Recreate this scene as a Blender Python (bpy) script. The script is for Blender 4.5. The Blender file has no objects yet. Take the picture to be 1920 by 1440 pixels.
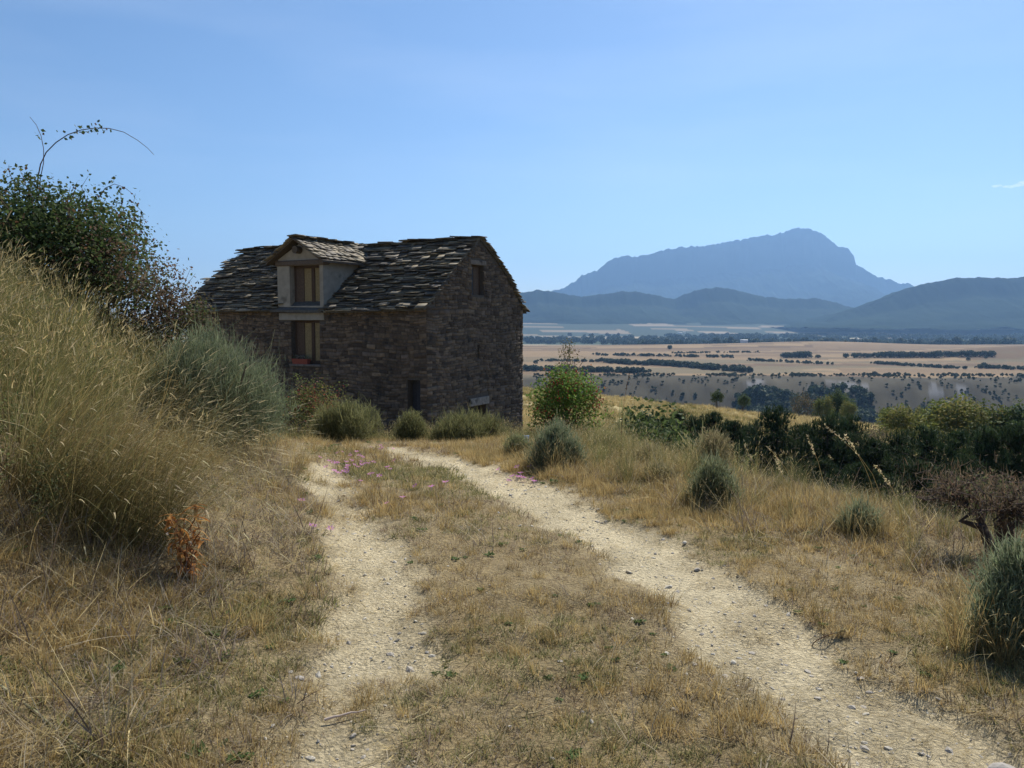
import bpy, bmesh, math, random
import numpy as np
from mathutils import Vector, Matrix, Euler

R_ = math.radians
SC = bpy.context.scene
COL = SC.collection
rng = np.random.default_rng(7)
random.seed(7)

# ------------------------------------------------------------------ camera
CAMZ = 1.6
FPX, CX, CY = 1500.0, 960.0, 720.0
PITCH = math.atan(120 / FPX)
cam = bpy.data.objects.new('camera', bpy.data.cameras.new('camera'))
COL.objects.link(cam)
cam.location = (0, 0, CAMZ)
cam.rotation_euler = (math.pi / 2 - PITCH, 0, 0)
cam.data.sensor_width = 36
cam.data.lens = FPX / 1920 * 36
cam.data.clip_start = 0.05
cam.data.clip_end = 60000
SC.camera = cam

# ------------------------------------------------------------------ sky and sun
SUN_AZ, SUN_EL = 27.0, 47.0            # degrees right of the view axis, degrees up
world = bpy.data.worlds.new('World')
SC.world = world
world.use_nodes = True
wn = world.node_tree
bg = wn.nodes['Background']
sky = wn.nodes.new('ShaderNodeTexSky')
sky.sky_type = 'NISHITA'
sky.sun_disc = False
sky.sun_elevation = R_(SUN_EL)
sky.sun_rotation = R_(SUN_AZ)
sky.altitude = 800
sky.air_density = 1.0
sky.dust_density = 0.55
sky.ozone_density = 3.5
bg.inputs['Strength'].default_value = 0.084
# faint high cirrus all over the sky
tc = wn.nodes.new('ShaderNodeTexCoord')
mp = wn.nodes.new('ShaderNodeMapping')
mp.inputs['Scale'].default_value = (1.3, 0.8, 7.0)
mp.inputs['Rotation'].default_value = (0.12, -0.16, 0.4)
nz = wn.nodes.new('ShaderNodeTexNoise')
nz.inputs['Scale'].default_value = 1.6
nz.inputs['Detail'].default_value = 5
nz.inputs['Roughness'].default_value = 0.5
rp = wn.nodes.new('ShaderNodeMapRange')
rp.inputs['From Min'].default_value = 0.45
rp.inputs['From Max'].default_value = 0.8
rp.inputs['To Max'].default_value = 0.14
mx = wn.nodes.new('ShaderNodeMix'); mx.data_type = 'RGBA'
mx.inputs['B'].default_value = (9.0, 9.6, 10.5, 1)
L = wn.links.new
L(tc.outputs['Generated'], mp.inputs['Vector']); L(mp.outputs['Vector'], nz.inputs['Vector'])
L(nz.outputs['Fac'], rp.inputs['Value']); L(rp.outputs['Result'], mx.inputs['Factor'])
hs = wn.nodes.new('ShaderNodeHueSaturation'); hs.inputs['Saturation'].default_value = 1.1
L(sky.outputs['Color'], hs.inputs['Color']); L(hs.outputs['Color'], mx.inputs['A']); L(mx.outputs['Result'], bg.inputs['Color'])

sun_dir = Vector((math.sin(R_(SUN_AZ)) * math.cos(R_(SUN_EL)),
                  math.cos(R_(SUN_AZ)) * math.cos(R_(SUN_EL)), math.sin(R_(SUN_EL))))
sl = bpy.data.lights.new('sun', 'SUN')
sl.energy = 5.0
sl.angle = R_(0.53)
sl.color = (1.0, 0.95, 0.87)
so = bpy.data.objects.new('sun', sl)
so.rotation_euler = sun_dir.to_track_quat('Z', 'Y').to_euler()
so.location = (30, 40, 60)
COL.objects.link(so)

SC.view_settings.view_transform = 'Standard'
SC.view_settings.look = 'None'
SC.view_settings.exposure = 0.5
SC.view_settings.gamma = 1.0
SC.view_settings.use_curve_mapping = False
SC.render.engine = 'CYCLES'
SC.cycles.use_denoising = True
SC.cycles.max_bounces = 6
SC.cycles.diffuse_bounces = 3
SC.cycles.transmission_bounces = 4
SC.cycles.transparent_max_bounces = 6
SC.cycles.volume_bounces = 0

# ------------------------------------------------------------------ helpers
def tag(o, label=None, cat=None, group=None, kind=None):
    if label: o['label'] = label
    if cat: o['category'] = cat
    if group: o['group'] = group
    if kind: o['kind'] = kind
    return o

def link(name, me, parent=None, mat=None):
    o = bpy.data.objects.new(name, me)
    COL.objects.link(o)
    if parent is not None: o.parent = parent
    if mat is not None and me is not None:
        me.materials.clear(); me.materials.append(mat)
    return o

def empty(name, loc, rz=0.0, label=None, cat=None, group=None):
    o = bpy.data.objects.new(name, None)
    COL.objects.link(o)
    o.location = loc; o.rotation_euler = (0, 0, rz)
    o.empty_display_size = 0.2
    return tag(o, label, cat, group)

def copy_tree(src, loc, rz, scale=1.0):
    r = src.copy(); COL.objects.link(r)
    r.location = loc; r.rotation_euler = (0, 0, rz)
    r.scale = (scale,) * 3 if isinstance(scale, (int, float)) else scale
    for ch in src.children:
        c = ch.copy(); COL.objects.link(c); c.parent = r
    return r

def mesh_np(name, verts, faces, cols=None, mat=None, smooth=False):
    """verts (n,3); faces: list of (m,k) index arrays with k = 3 or 4; cols (n,3)"""
    me = bpy.data.meshes.new(name)
    verts = np.asarray(verts, dtype=np.float32)
    if not isinstance(faces, list): faces = [faces]
    faces = [np.asarray(f, dtype=np.int32) for f in faces if len(f)]
    nl = sum(f.size for f in faces); nf = sum(len(f) for f in faces)
    me.vertices.add(len(verts)); me.vertices.foreach_set('co', verts.ravel())
    me.loops.add(nl); me.polygons.add(nf)
    me.loops.foreach_set('vertex_index', np.concatenate([f.ravel() for f in faces]))
    tot = np.concatenate([np.full(len(f), f.shape[1], dtype=np.int32) for f in faces])
    start = np.concatenate([[0], np.cumsum(tot)[:-1]]).astype(np.int32)
    me.polygons.foreach_set('loop_start', start)
    try: me.polygons.foreach_set('loop_total', tot)
    except Exception: pass
    if smooth: me.polygons.foreach_set('use_smooth', np.ones(nf, dtype=bool))
    if cols is not None:
        a = me.color_attributes.new('Col', 'FLOAT_COLOR', 'POINT')
        c4 = np.ones((len(verts), 4), dtype=np.float32); c4[:, :3] = cols
        a.data.foreach_set('color', c4.ravel())
    me.update(calc_edges=True); me.validate()
    if mat: me.materials.append(mat)
    return me

class Geo:
    """collects vertices, quads / triangles and vertex colours"""
    def __init__(s): s.v = []; s.q = []; s.t = []; s.c = []; s.n = 0
    def add(s, v, q=None, t=None, c=(1, 1, 1)):
        v = np.asarray(v, float).reshape(-1, 3)
        s.v.append(v)
        if q is not None and len(q): s.q.append(np.asarray(q, int) + s.n)
        if t is not None and len(t): s.t.append(np.asarray(t, int) + s.n)
        c = np.asarray(c, float)
        s.c.append(np.broadcast_to(c, v.shape) if c.ndim == 1 else c)
        s.n += len(v)
        return s
    def mesh(s, name, mat=None, smooth=False):
        f = []
        if s.q: f.append(np.concatenate(s.q))
        if s.t: f.append(np.concatenate(s.t))
        return mesh_np(name, np.concatenate(s.v), f, np.concatenate(s.c), mat, smooth)

def U(a, b, n=None): return rng.uniform(a, b, n)

def hash2(ix, iy, seed):
    h = (ix.astype(np.int64) * 374761393 + iy.astype(np.int64) * 668265263 + seed * 974634779) & 0xffffffff
    h = ((h ^ (h >> 13)) * 1274126177) & 0xffffffff
    h = ((h ^ (h >> 15)) * 2246822519) & 0xffffffff
    return ((h ^ (h >> 16)) & 0xffffffff) / 4294967296.0

def vn(x, y, seed=0):
    x = np.asarray(x, float); y = np.asarray(y, float)
    xi = np.floor(x); yi = np.floor(y); fx = x - xi; fy = y - yi
    fx = fx * fx * (3 - 2 * fx); fy = fy * fy * (3 - 2 * fy)
    a = hash2(xi, yi, seed); b = hash2(xi + 1, yi, seed)
    c = hash2(xi, yi + 1, seed); d = hash2(xi + 1, yi + 1, seed)
    return (a * (1 - fx) + b * fx) * (1 - fy) + (c * (1 - fx) + d * fx) * fy

def fbm(x, y, seed=0, oct=4, gain=0.5):
    s = 0; a = 1; t = 0
    for k in range(oct):
        s = s + a * vn(x * 2 ** k + 17.3 * k, y * 2 ** k - 9.1 * k, seed + k); t += a; a *= gain
    return s / t

def sstep(a, b, x):
    t = np.clip((np.asarray(x, float) - a) / (b - a), 0, 1)
    return t * t * (3 - 2 * t)

def smax(a, b, k): 
    h = np.clip(0.5 + 0.5 * (a - b) / k, 0, 1)
    return b * (1 - h) + a * h + k * h * (1 - h)

def ray(px, py):
    a = (px - CX) / FPX; b = (CY - py) / FPX
    return np.array([a, math.cos(PITCH) + b * math.sin(PITCH), -math.sin(PITCH) + b * math.cos(PITCH)])

def at(px, py, depth):
    d = ray(px, py)
    return np.array([0, 0, CAMZ]) + d * depth / d[1]

# ------------------------------------------------------------------ terrain height
FOOT = np.array([(-3, -2.9), (0, -2.7), (3, -2.35), (5, -2.35), (8, -2.75), (10, -3.1), (13, -3.75), (15, -4.6), (16.5, -6.5), (19, -11), (30, -20)])
BANK = np.array([(-3, 1.4), (3, 1.45), (6, 1.5), (8, 1.4), (10, 1.15), (12, .85), (14, .6), (16, .4), (20, .2), (30, 0)])
EDGE = np.array([(-5, 5.2), (0, 5.0), (4, 4.6), (5.5, 3.7), (7, 2.95), (8.5, 2.3), (10, 1.75), (13, 1.2), (16, 1.6), (20, 2.8), (28, 4.5), (40, 6)])

def zpath(y):
    y = np.asarray(y, float)
    a = -0.006 * np.clip(y - 4, 0, 13) ** 2
    return a - 0.2 * np.clip(y - 17, 0, 200) * 1.0

def field_z(x, y): return -4.59 - .1292 * np.clip(x, -60, 400) - .0324 * y
def field_edge(x): return 130 + .44 * (np.clip(x, -60, 500) - 15)

def scarp_y(x):
    return 850 + 60 * (fbm(x / 160., x * 0 + 3.1, 5, 4) - .5) * 2

def H(x, y, detail=True):
    x = np.asarray(x, float); y = np.asarray(y, float)
    zp = zpath(y)
    s = np.interp(y, FOOT[:, 0], FOOT[:, 1]) - x                    # left of the bank's foot
    b = np.interp(y, BANK[:, 0], BANK[:, 1])
    bank = b * (sstep(0, 2.3, s) * .9 + .12 * np.clip(s, 0, 6) / 2.3) + .30 * sstep(-1.35, 0.5, s) * (1 - .8 * sstep(9, 14, y))
    e = x - np.interp(y, EDGE[:, 0], EDGE[:, 1])                    # right of the terrace edge
    drop = np.where(e > 0, .60 * (np.sqrt(e * e + .35) - .592), 0)
    near = zp + bank - drop
    far = field_z(x, y) - 3.2 * np.exp(-((y - 46 - .12 * x) / 13) ** 2)
    fe = field_edge(x)
    far = far - .36 * np.clip(y - fe - 3, 0, 9999) - 0.25 * sstep(fe - 30, fe, y)
    sy = scarp_y(x)
    up = sstep(sy - 75, sy + 45, y)
    gull = (1 - np.abs(2 * fbm(x / 42., y / 300., 11, 3) - 1)) * 16
    valley = -95 + 35 * up + gull * (up * (1 - up)) * 2.2
    ter = 5 * (fbm(x / 420., y / 300., 21, 3) - .5) * sstep(900, 1200, y)
    m1 = 19 * np.exp(-(((x - 900) / 210) ** 2 + ((y - 1330) / 170) ** 2))
    m2 = 12 * np.exp(-(((x - 720) / 260) ** 2 + ((y - 1850) / 150) ** 2))
    down = -20 * sstep(1950, 2400, y)
    rise = 92 * sstep(3900, 6000, y) + 14 * (fbm(x / 900., y / 500., 31, 3) - .5) * sstep(3000, 4500, y)
    plain = valley + ter + m1 + m2 + down + rise
    z = smax(near, far, 1.2)
    z = np.where(y > 100, smax(far, plain, 3.0), z)
    if detail:
        r = np.hypot(x, y)
        w = np.exp(-r / 40.)
        z = z + w * (.10 * (fbm(x * .7, y * .7, 41, 3) - .5) + .045 * (fbm(x * 4.5, y * 4.5, 43, 3) - .5))
        z = z - .05 * rutmask(x, y)
        z = z + sstep(25, 60, r) * (1 - sstep(600, 900, r)) * .8 * (fbm(x / 9., y / 9., 47, 3) - .5)
    return z

def plane_hit(px, py):
    """where a pixel's ray meets the track's own slope"""
    d = ray(px, py)
    t = np.linspace(.5, 60, 6000)
    P = d[None, :] * t[:, None]
    below = P[:, 2] + CAMZ < zpath(P[:, 1])
    k = np.argmax(below)
    return P[k, 0], P[k, 1]

RUT_L = [plane_hit(*p) for p in [(640, 1439), (695, 1300), (715, 1200), (712, 1100), (680, 1000), (645, 950), (610, 900), (585, 865), (570, 843)]]
RUT_R = [plane_hit(*p) for p in [(1800, 1439), (1560, 1300), (1435, 1200), (1290, 1100), (1145, 1000), (1045, 950), (945, 900), (850, 870), (770, 850), (690, 838)]]
def extend(L, tail):
    a, b = np.array(L[0]), np.array(L[1]); d = (a - b) / np.linalg.norm(a - b)
    c, e = np.array(L[-1]), np.array(L[-2]); f = (c - e) / np.linalg.norm(c - e)
    return np.array([a + d * 6] + [np.array(p) for p in L] + [np.array(p) for p in tail])
RUT_L = extend(RUT_L, [(-4.2, 14.6), (-5.6, 16.3), (-8, 17.8), (-14, 20)]); RUT_R = extend(RUT_R, [(-3.6, 15.4), (-5.2, 17.3), (-8, 19.2), (-14, 21.5)])

def seg_dist(x, y, P):
    d = np.full(np.shape(x), 1e9)
    for a, b in zip(P[:-1], P[1:]):
        ab = b - a; l2 = ab @ ab
        t = np.clip(((x - a[0]) * ab[0] + (y - a[1]) * ab[1]) / l2, 0, 1)
        d = np.minimum(d, np.hypot(x - a[0] - t * ab[0], y - a[1] - t * ab[1]))
    return d

def rutmask(x, y):
    x = np.asarray(x, float); y = np.asarray(y, float)
    out = np.zeros(np.shape(x))
    near = (np.abs(x) < 25) & (y > -8) & (y < 30)
    if not np.any(near): return out
    xx, yy = x[near], y[near]
    n = (fbm(xx * 2.2, yy * 2.2, 61, 4) - .5) * .34 + (fbm(xx * 9, yy * 9, 62, 2) - .5) * .22
    dl = seg_dist(xx, yy, RUT_L); dr = seg_dist(xx, yy, RUT_R)
    wl = .29 + .10 * (fbm(xx * .8, yy * .8, 65, 2) - .5)
    ml = 1 - sstep(wl - .16, wl + .16, dl + n)
    mr = 1 - sstep(.24, .47, dr + n)
    pt = sstep(.30, .62, fbm(xx * 1.5, yy * 1.5, 67, 4)); pf = sstep(.3, .6, fbm(xx * 3.1, yy * 3.1, 68, 4))
    out[near] = np.maximum(ml * (.32 + .6 * pt), mr * (.62 + .38 * pf))
    return out

def ground_hit(px, py, tmin=1.0, tmax=7000):
    d = ray(px, py); d = d / d[1]
    t = np.exp(np.linspace(math.log(tmin), math.log(tmax), 5000))
    x = d[0] * t; y = d[1] * t; z = CAMZ + d[2] * t
    below = z < H(x, y, False)
    k = int(np.argmax(below))
    return np.array([x[k], y[k], float(H(x[k:k + 1], y[k:k + 1])[0])])

def Hs(x, y): return float(H(np.array([x]), np.array([y]))[0])

# ------------------------------------------------------------------ materials
def new_mat(name):
    m = bpy.data.materials.new(name); m.use_nodes = True
    nt = m.node_tree; nt.nodes.clear()
    return m, nt, nt.nodes.new, nt.links.new

def foliage_mat(name, trans=0.35, vary=0.25, rough=0.6, spec=0.25, tint=(1, 1, 1)):
    m, nt, N, K = new_mat(name)
    out = N('ShaderNodeOutputMaterial')
    at_ = N('ShaderNodeAttribute'); at_.attribute_name = 'Col'
    oi = N('ShaderNodeObjectInfo')
    mr = N('ShaderNodeMapRange'); mr.inputs['To Min'].default_value = 1 - vary; mr.inputs['To Max'].default_value = 1 + vary
    K(oi.outputs['Random'], mr.inputs['Value'])
    mul = N('ShaderNodeVectorMath'); mul.operation = 'SCALE'
    K(at_.outputs['Color'], mul.inputs[0]); K(mr.outputs['Result'], mul.inputs['Scale'])
    p = N('ShaderNodeBsdfPrincipled'); p.inputs['Roughness'].default_value = rough
    p.inputs['Specular IOR Level'].default_value = spec
    K(mul.outputs[0], p.inputs['Base Color'])
    tr = N('ShaderNodeBsdfTranslucent')
    K(mul.outputs[0], tr.inputs['Color'])
    mix = N('ShaderNodeMixShader'); mix.inputs[0].default_value = trans
    K(p.outputs[0], mix.inputs[1]); K(tr.outputs[0], mix.inputs[2]); K(mix.outputs[0], out.inputs['Surface'])
    return m

def rough_mat(name, scale=8.0, amp=0.35, bump=0.4, rough=0.9, spec=0.2, stain=None, bdist=0.01, detail=6):
    """vertex colour 'Col' times noise grain, with fine relief"""
    m, nt, N, K = new_mat(name)
    out = N('ShaderNodeOutputMaterial'); p = N('ShaderNodeBsdfPrincipled')
    p.inputs['Roughness'].default_value = rough; p.inputs['Specular IOR Level'].default_value = spec
    at_ = N('ShaderNodeAttribute'); at_.attribute_name = 'Col'
    tcn = N('ShaderNodeTexCoord')
    nz = N('ShaderNodeTexNoise'); nz.inputs['Scale'].default_value = scale; nz.inputs['Detail'].default_value = detail
    nz.inputs['Roughness'].default_value = .65
    K(tcn.outputs['Object'], nz.inputs['Vector'])
    mr = N('ShaderNodeMapRange'); mr.inputs['From Min'].default_value = .25; mr.inputs['From Max'].default_value = .75
    mr.inputs['To Min'].default_value = 1 - amp; mr.inputs['To Max'].default_value = 1 + amp
    K(nz.outputs['Fac'], mr.inputs['Value'])
    mul = N('ShaderNodeVectorMath'); mul.operation = 'SCALE'
    K(at_.outputs['Color'], mul.inputs[0]); K(mr.outputs['Result'], mul.inputs['Scale'])
    src = mul.outputs[0]
    if stain:
        n2 = N('ShaderNodeTexNoise'); n2.inputs['Scale'].default_value = stain[0]; n2.inputs['Detail'].default_value = 4
        K(tcn.outputs['Object'], n2.inputs['Vector'])
        r2 = N('ShaderNodeMapRange'); r2.inputs['From Min'].default_value = stain[2]; r2.inputs['From Max'].default_value = stain[2] + .12
        K(n2.outputs['Fac'], r2.inputs['Value'])
        mx2 = N('ShaderNodeMix'); mx2.data_type = 'RGBA'; mx2.inputs['B'].default_value = (*stain[1], 1)
        K(r2.outputs['Result'], mx2.inputs['Factor']); K(src, mx2.inputs['A']); src = mx2.outputs['Result']
    K(src, p.inputs['Base Color'])
    bp = N('ShaderNodeBump'); bp.inputs['Strength'].default_value = bump; bp.inputs['Distance'].default_value = bdist
    K(nz.outputs['Fac'], bp.inputs['Height']); K(bp.outputs['Normal'], p.inputs['Normal'])
    K(p.outputs[0], out.inputs['Surface'])
    return m

M_GRASS = foliage_mat('dry_grass', .38, .3, .7, .15)
M_LEAF = foliage_mat('leaf', .38, .12, .7, .12)
M_NEEDLE = foliage_mat('needle', .2, .15, .7, .1)
M_BARK = rough_mat('bark', 20, .4, .6)
M_STONE = rough_mat('wall_stone', 9, .38, .7, .92, .15, stain=(2.2, (.05, .045, .04), .58))
M_MORTAR = rough_mat('wall_mortar', 14, .3, .6)
M_SLATE = rough_mat('stone_slate', 11, .4, .6, .75, .3, stain=(5.0, (.15, .14, .11), .6))
M_PLASTER = rough_mat('lime_plaster', 3.5, .22, .4, .95, .1, stain=(1.9, (.16, .145, .12), .60))
M_WOOD = rough_mat('old_wood', 18, .35, .5, .8)
M_PLAIN = rough_mat('plain_relief', 12, .2, .3, .8)

M_FAR = rough_mat('far_slope', 12, .2, .0, 1.0, 0.0)

# ------------------------------------------------------------------ ground
def build_ground():
    fine = np.arange(-37, 37.01, .14)
    rest = np.concatenate([np.arange(40, 181, 5), np.arange(-175, -39, 5)])
    ang = np.sort(np.concatenate([fine, rest]))
    ang = R_(1) * ang if False else np.radians(ang)
    r = np.exp(np.linspace(math.log(.7), math.log(15000), 540))
    A, Rr = np.meshgrid(ang, r)
    x = np.sin(A) * Rr; y = np.cos(A) * Rr
    shp = x.shape
    back = y < -4                                  # behind the viewer: level verge
    z = H(x.ravel(), np.maximum(y.ravel(), -4)).reshape(shp)
    lat = np.abs(x)
    na = len(ang); nr = len(r)
    V = np.stack([x, y, z], -1).reshape(-1, 3)
    idx = np.arange(na * nr).reshape(nr, na)
    q = np.stack([idx[:-1, :], np.roll(idx, -1, 1)[:-1, :], np.roll(idx, -1, 1)[1:, :], idx[1:, :]], -1).reshape(-1, 4)[:, ::-1]
    V = np.vstack([V, [[0, 0, Hs(0, 0)]]])
    c = len(V) - 1
    t = np.stack([idx[0], np.full(na, c), np.roll(idx[0], -1)], -1)[:, ::-1]
    X, Y = V[:, 0], V[:, 1]
    rad = np.hypot(X, Y)
    rut = rutmask(X, Y)
    # own colours of the ground, zone by zone
    def c3(*v): return np.array(v)
    n1 = fbm(X * .9, Y * .9, 71, 4)[:, None]; n2 = fbm(X * 5, Y * 5, 72, 3)[:, None]
    col = c3(.25, .185, .09) * (1 - n1) + c3(.32, .255, .145) * n1
    col = col * (.75 + .5 * n2)
    soil = c3(.56, .475, .305) * (.82 + .36 * n2)
    col = col * (1 - rut[:, None]) + soil * rut[:, None]
    def blend(col, w, c): w = np.clip(w, 0, 1)[:, None]; return col * (1 - w) + c * w
    e = X - np.interp(Y, EDGE[:, 0], EDGE[:, 1])
    slope = sstep(1.0, 5.0, e) * (Y > -5)
    col = blend(col, np.maximum(slope, sstep(22, 30, Y)), c3(.17, .14, .07) * (.7 + .6 * fbm(X * .3, Y * .3, 73, 3)[:, None]))
    fe = field_edge(X)
    f = fbm(X * .05, Y * .16, 74, 4)[:, None]
    fld = c3(.40, .31, .15) * f * 1.6 * .62 + c3(.30, .26, .11) * (1 - f) * .9
    streak = sstep(.45, .7, fbm(X * .02 + Y * .004, Y * .09, 75, 3))[:, None]
    fld = fld * (1 - .55 * streak) + c3(.46, .37, .21) * .55 * streak
    col = blend(col, sstep(58, 70, Y - .12 * X), fld)
    # dark scrub below the field edge, valley floor, scarp
    n4 = fbm(X / 60., Y / 60., 76, 4)[:, None]
    vcol = c3(.07, .08, .04) * (.5 + n4) 
    col = blend(col, sstep(3, 14, Y - fe), vcol)
    sy = scarp_y(X)
    lowfield = np.exp(-(((X - 440) / 90) ** 2 + ((Y - 790) / 26) ** 2))
    col = blend(col, sstep(.3, .5, lowfield), c3(.36, .27, .17))
    band = sstep(-85, -60, Y - sy) * (1 - sstep(40, 52, Y - sy))
    scol = c3(.07, .06, .038) * (.25 + 1.4 * fbm(X / 22., Y / 14., 77, 4)[:, None])
    col = blend(col, band, scol)
    marl = sstep(.60, .68, fbm(X / 70., Y / 110., 78, 3)) * sstep(.44, .6, fbm(X / 9., Y / 30., 79, 3)) * sstep(-60, -35, Y - sy) * (1 - sstep(0, 22, Y - sy))
    col = blend(col, marl * (X > 150) * .5, c3(.24, .23, .22))
    for mpx, mw, mt in [(1412, 17, -8), (1505, 8, -20), (1592, 22, -4), (1716, 15, -14), (1768, 14, -22), (1455, 7, -24)]:
        mx_ = (mpx - CX) / FPX * 850
        mk_ = np.exp(-(((X - mx_ - .35 * (Y - sy)) / mw) ** 2 + ((Y - sy - mt) / 26) ** 2)) + 1.9 * (fbm(X / 5., Y / 16., 79, 3) - .60)
        col = blend(col, sstep(.5, .95, mk_) * .6 * (Y > 600) * (Y < 1000), c3(.24, .24, .245))
    # high plain: stubble fields cut by paler and darker strips
    cx = np.floor(X / 260 + .9 * fbm(X / 400., Y / 200., 80, 2)); cyy = np.floor(Y / 55 + 1.2 * fbm(X / 500., Y / 300., 81, 2))
    hcell = hash2(cx, cyy, 82)[:, None]
    pl = c3(.12, .078, .042) * (1 - hcell) + c3(.26, .18, .095) * hcell
    pl = pl * (.88 + .24 * fbm(X / 30., Y / 30., 83, 3)[:, None])
    scr = sstep(.60, .66, fbm(X / 260., Y / 55., 84, 4)) * (1 - sstep(1150, 1500, Y))
    pl = pl * (1 - .7 * scr[:, None]) + c3(.12, .105, .06) * .7 * scr[:, None]
    col = blend(col, sstep(40, 52, Y - sy), pl)
    # wooded river plain
    w3 = fbm(X / 500., Y / 420., 85, 4)
    wood = c3(.04, .06, .032) * (.6 + .9 * fbm(X / 60., Y / 60., 86, 3)[:, None])
    g = np.where((w3 > .60)[:, None], c3(.33, .27, .17), wood)
    col = blend(col, sstep(1980, 2120, Y), g)
    # patchwork fields at the mountains' feet
    cx = np.floor(X / 240 + 1.4 * fbm(X / 700., Y / 500., 87, 2)); cyy = np.floor(Y / 150 + 1.6 * fbm(X / 800., Y / 500., 88, 2) + X / 900)
    hc = hash2(cx, cyy, 89)[:, None]
    pw = np.where(hc > .66, c3(.20, .155, .095) * (.75 + .5 * hc), c3(.035, .05, .028))
    pw = np.where((hc > .85), c3(.26, .205, .135), pw)
    col = blend(col, sstep(3700, 4000, Y), pw)
    col = blend(col, sstep(5600, 6400, Y), c3(.06, .08, .045))
    me = mesh_np('ground', V, [q, t], np.clip(col, .01, .9), smooth=True)
    a = me.attributes.new('rut', 'FLOAT', 'POINT'); a.data.foreach_set('value', rut.astype(np.float32))
    # material: colours above with grain, grit and relief
    m, nt, N, K = new_mat('ground_earth')
    out = N('ShaderNodeOutputMaterial'); p = N('ShaderNodeBsdfPrincipled')
    p.inputs['Roughness'].default_value = .95; p.inputs['Specular IOR Level'].default_value = .1
    ca = N('ShaderNodeAttribute'); ca.attribute_name = 'Col'
    ra = N('ShaderNodeAttribute'); ra.attribute_name = 'rut'
    geo = N('ShaderNodeNewGeometry')
    n_a = N('ShaderNodeTexNoise'); n_a.inputs['Scale'].default_value = 38; n_a.inputs['Detail'].default_value = 7; n_a.inputs['Roughness'].default_value = .72
    K(geo.outputs['Position'], n_a.inputs['Vector'])
    mr = N('ShaderNodeMapRange'); mr.inputs['From Min'].default_value = .3; mr.inputs['From Max'].default_value = .7
    mr.inputs['To Min'].default_value = .55; mr.inputs['To Max'].default_value = 1.4
    K(n_a.outputs['Fac'], mr.inputs['Value'])
    mul = N('ShaderNodeVectorMath'); mul.operation = 'SCALE'
    K(ca.outputs['Color'], mul.inputs[0]); K(mr.outputs['Result'], mul.inputs['Scale'])
    K(mul.outputs[0], p.inputs['Base Color'])
    vo = N('ShaderNodeTexVoronoi'); vo.inputs['Scale'].default_value = 55
    K(geo.outputs['Position'], vo.inputs['Vector'])
    ad = N('ShaderNodeMath'); ad.operation = 'MULTIPLY_ADD'; ad.inputs[1].default_value = -.35
    K(vo.outputs['Distance'], ad.inputs[0]); K(n_a.outputs['Fac'], ad.inputs[2])
    bp = N('ShaderNodeBump'); bp.inputs['Strength'].default_value = 1.0; bp.inputs['Distance'].default_value = .03
    K(ad.outputs[0], bp.inputs['Height']); K(bp.outputs['Normal'], p.inputs['Normal'])
    K(p.outputs[0], out.inputs['Surface'])
    me.materials.append(m)
    o = link('ground', me); tag(o, 'dry earth and fields falling away into the valley', None, None, 'structure')
    return o
build_ground()

# ------------------------------------------------------------------ mountains
def heights(name, prof, D, front, rear, zb, seed, nu, nv, spur, rockline=None, forest=(.035, .05, .03), crest=(.30, .80)):
    px = np.array([p[0] for p in prof], float); py = np.array([p[1] for p in prof], float)
    u = np.linspace(px[0], px[-1], nu)
    top = np.interp(u, px, py)
    rz = CAMZ + (600 - top) / FPX * D
    rz = rz + (fbm(u / 14., u * 0, seed + 7, 4, .65) - .5) * D * (.0085 if rockline else .0042)
    endw = sstep(0, .06, (u - u[0]) / (u[-1] - u[0])) * sstep(0, .06, (u[-1] - u) / (u[-1] - u[0]))
    rz = zb + (rz - zb) * endw
    xr = (u - CX) / FPX * D
    v = np.concatenate([-np.linspace(1, 0, nv) ** 1.35, np.linspace(0, 1, nv // 3)[1:]])
    Ug, Vg = np.meshgrid(np.arange(nu), v)
    xg = xr[Ug]; yg = D + np.where(Vg < 0, Vg * front, Vg * rear)
    f = 1 - np.abs(Vg)
    shape = np.where(Vg < 0, f ** 1.4 * (1 - crest[0]) + crest[0] * sstep(crest[1], 1.0, f), f ** 1.3)
    n = 1 - np.abs(2 * fbm(xg / spur, yg / (spur * 2.6), seed, 5, .55) - 1)
    n2 = fbm(xg / (spur * .25), yg / (spur * .3), seed + 3, 4)
    z = zb + (rz[Ug] - zb) * np.clip(shape + (n - .62) * .21 * np.sqrt(np.clip(f * (1 - f) * 4, 0, 1)) * (f < .995), 0, 1.0)
    z = z + (n2 - .5) * spur * .06 * (f < .99)
    g = np.array(forest)[None, :] * (.55 + .9 * fbm(xg.ravel() / 180., yg.ravel() / 180., seed + 9, 4)[:, None])
    if rockline is not None:
        k = sstep(rockline[0], rockline[1], (z - zb).ravel() / (rz.max() - zb) + .25 * (n.ravel() - .6))
        rock = np.array((.105, .10, .095)) * (.7 + .6 * fbm(xg.ravel() / 60., z.ravel() / 25., seed + 12, 3)[:, None])
        g = g * (1 - k[:, None] * .75) + rock * k[:, None] * .75
    V = np.stack([xg, yg, z], -1).reshape(-1, 3)
    nr = len(v); idx = np.arange(nr * nu).reshape(nr, nu)
    q = np.stack([idx[:-1, :-1], idx[:-1, 1:], idx[1:, 1:], idx[1:, :-1]], -1).reshape(-1, 4)
    o = link(name, mesh_np(name, V, q, g, M_FAR, True))
    return tag(o, None, None, None, 'structure')

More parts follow.
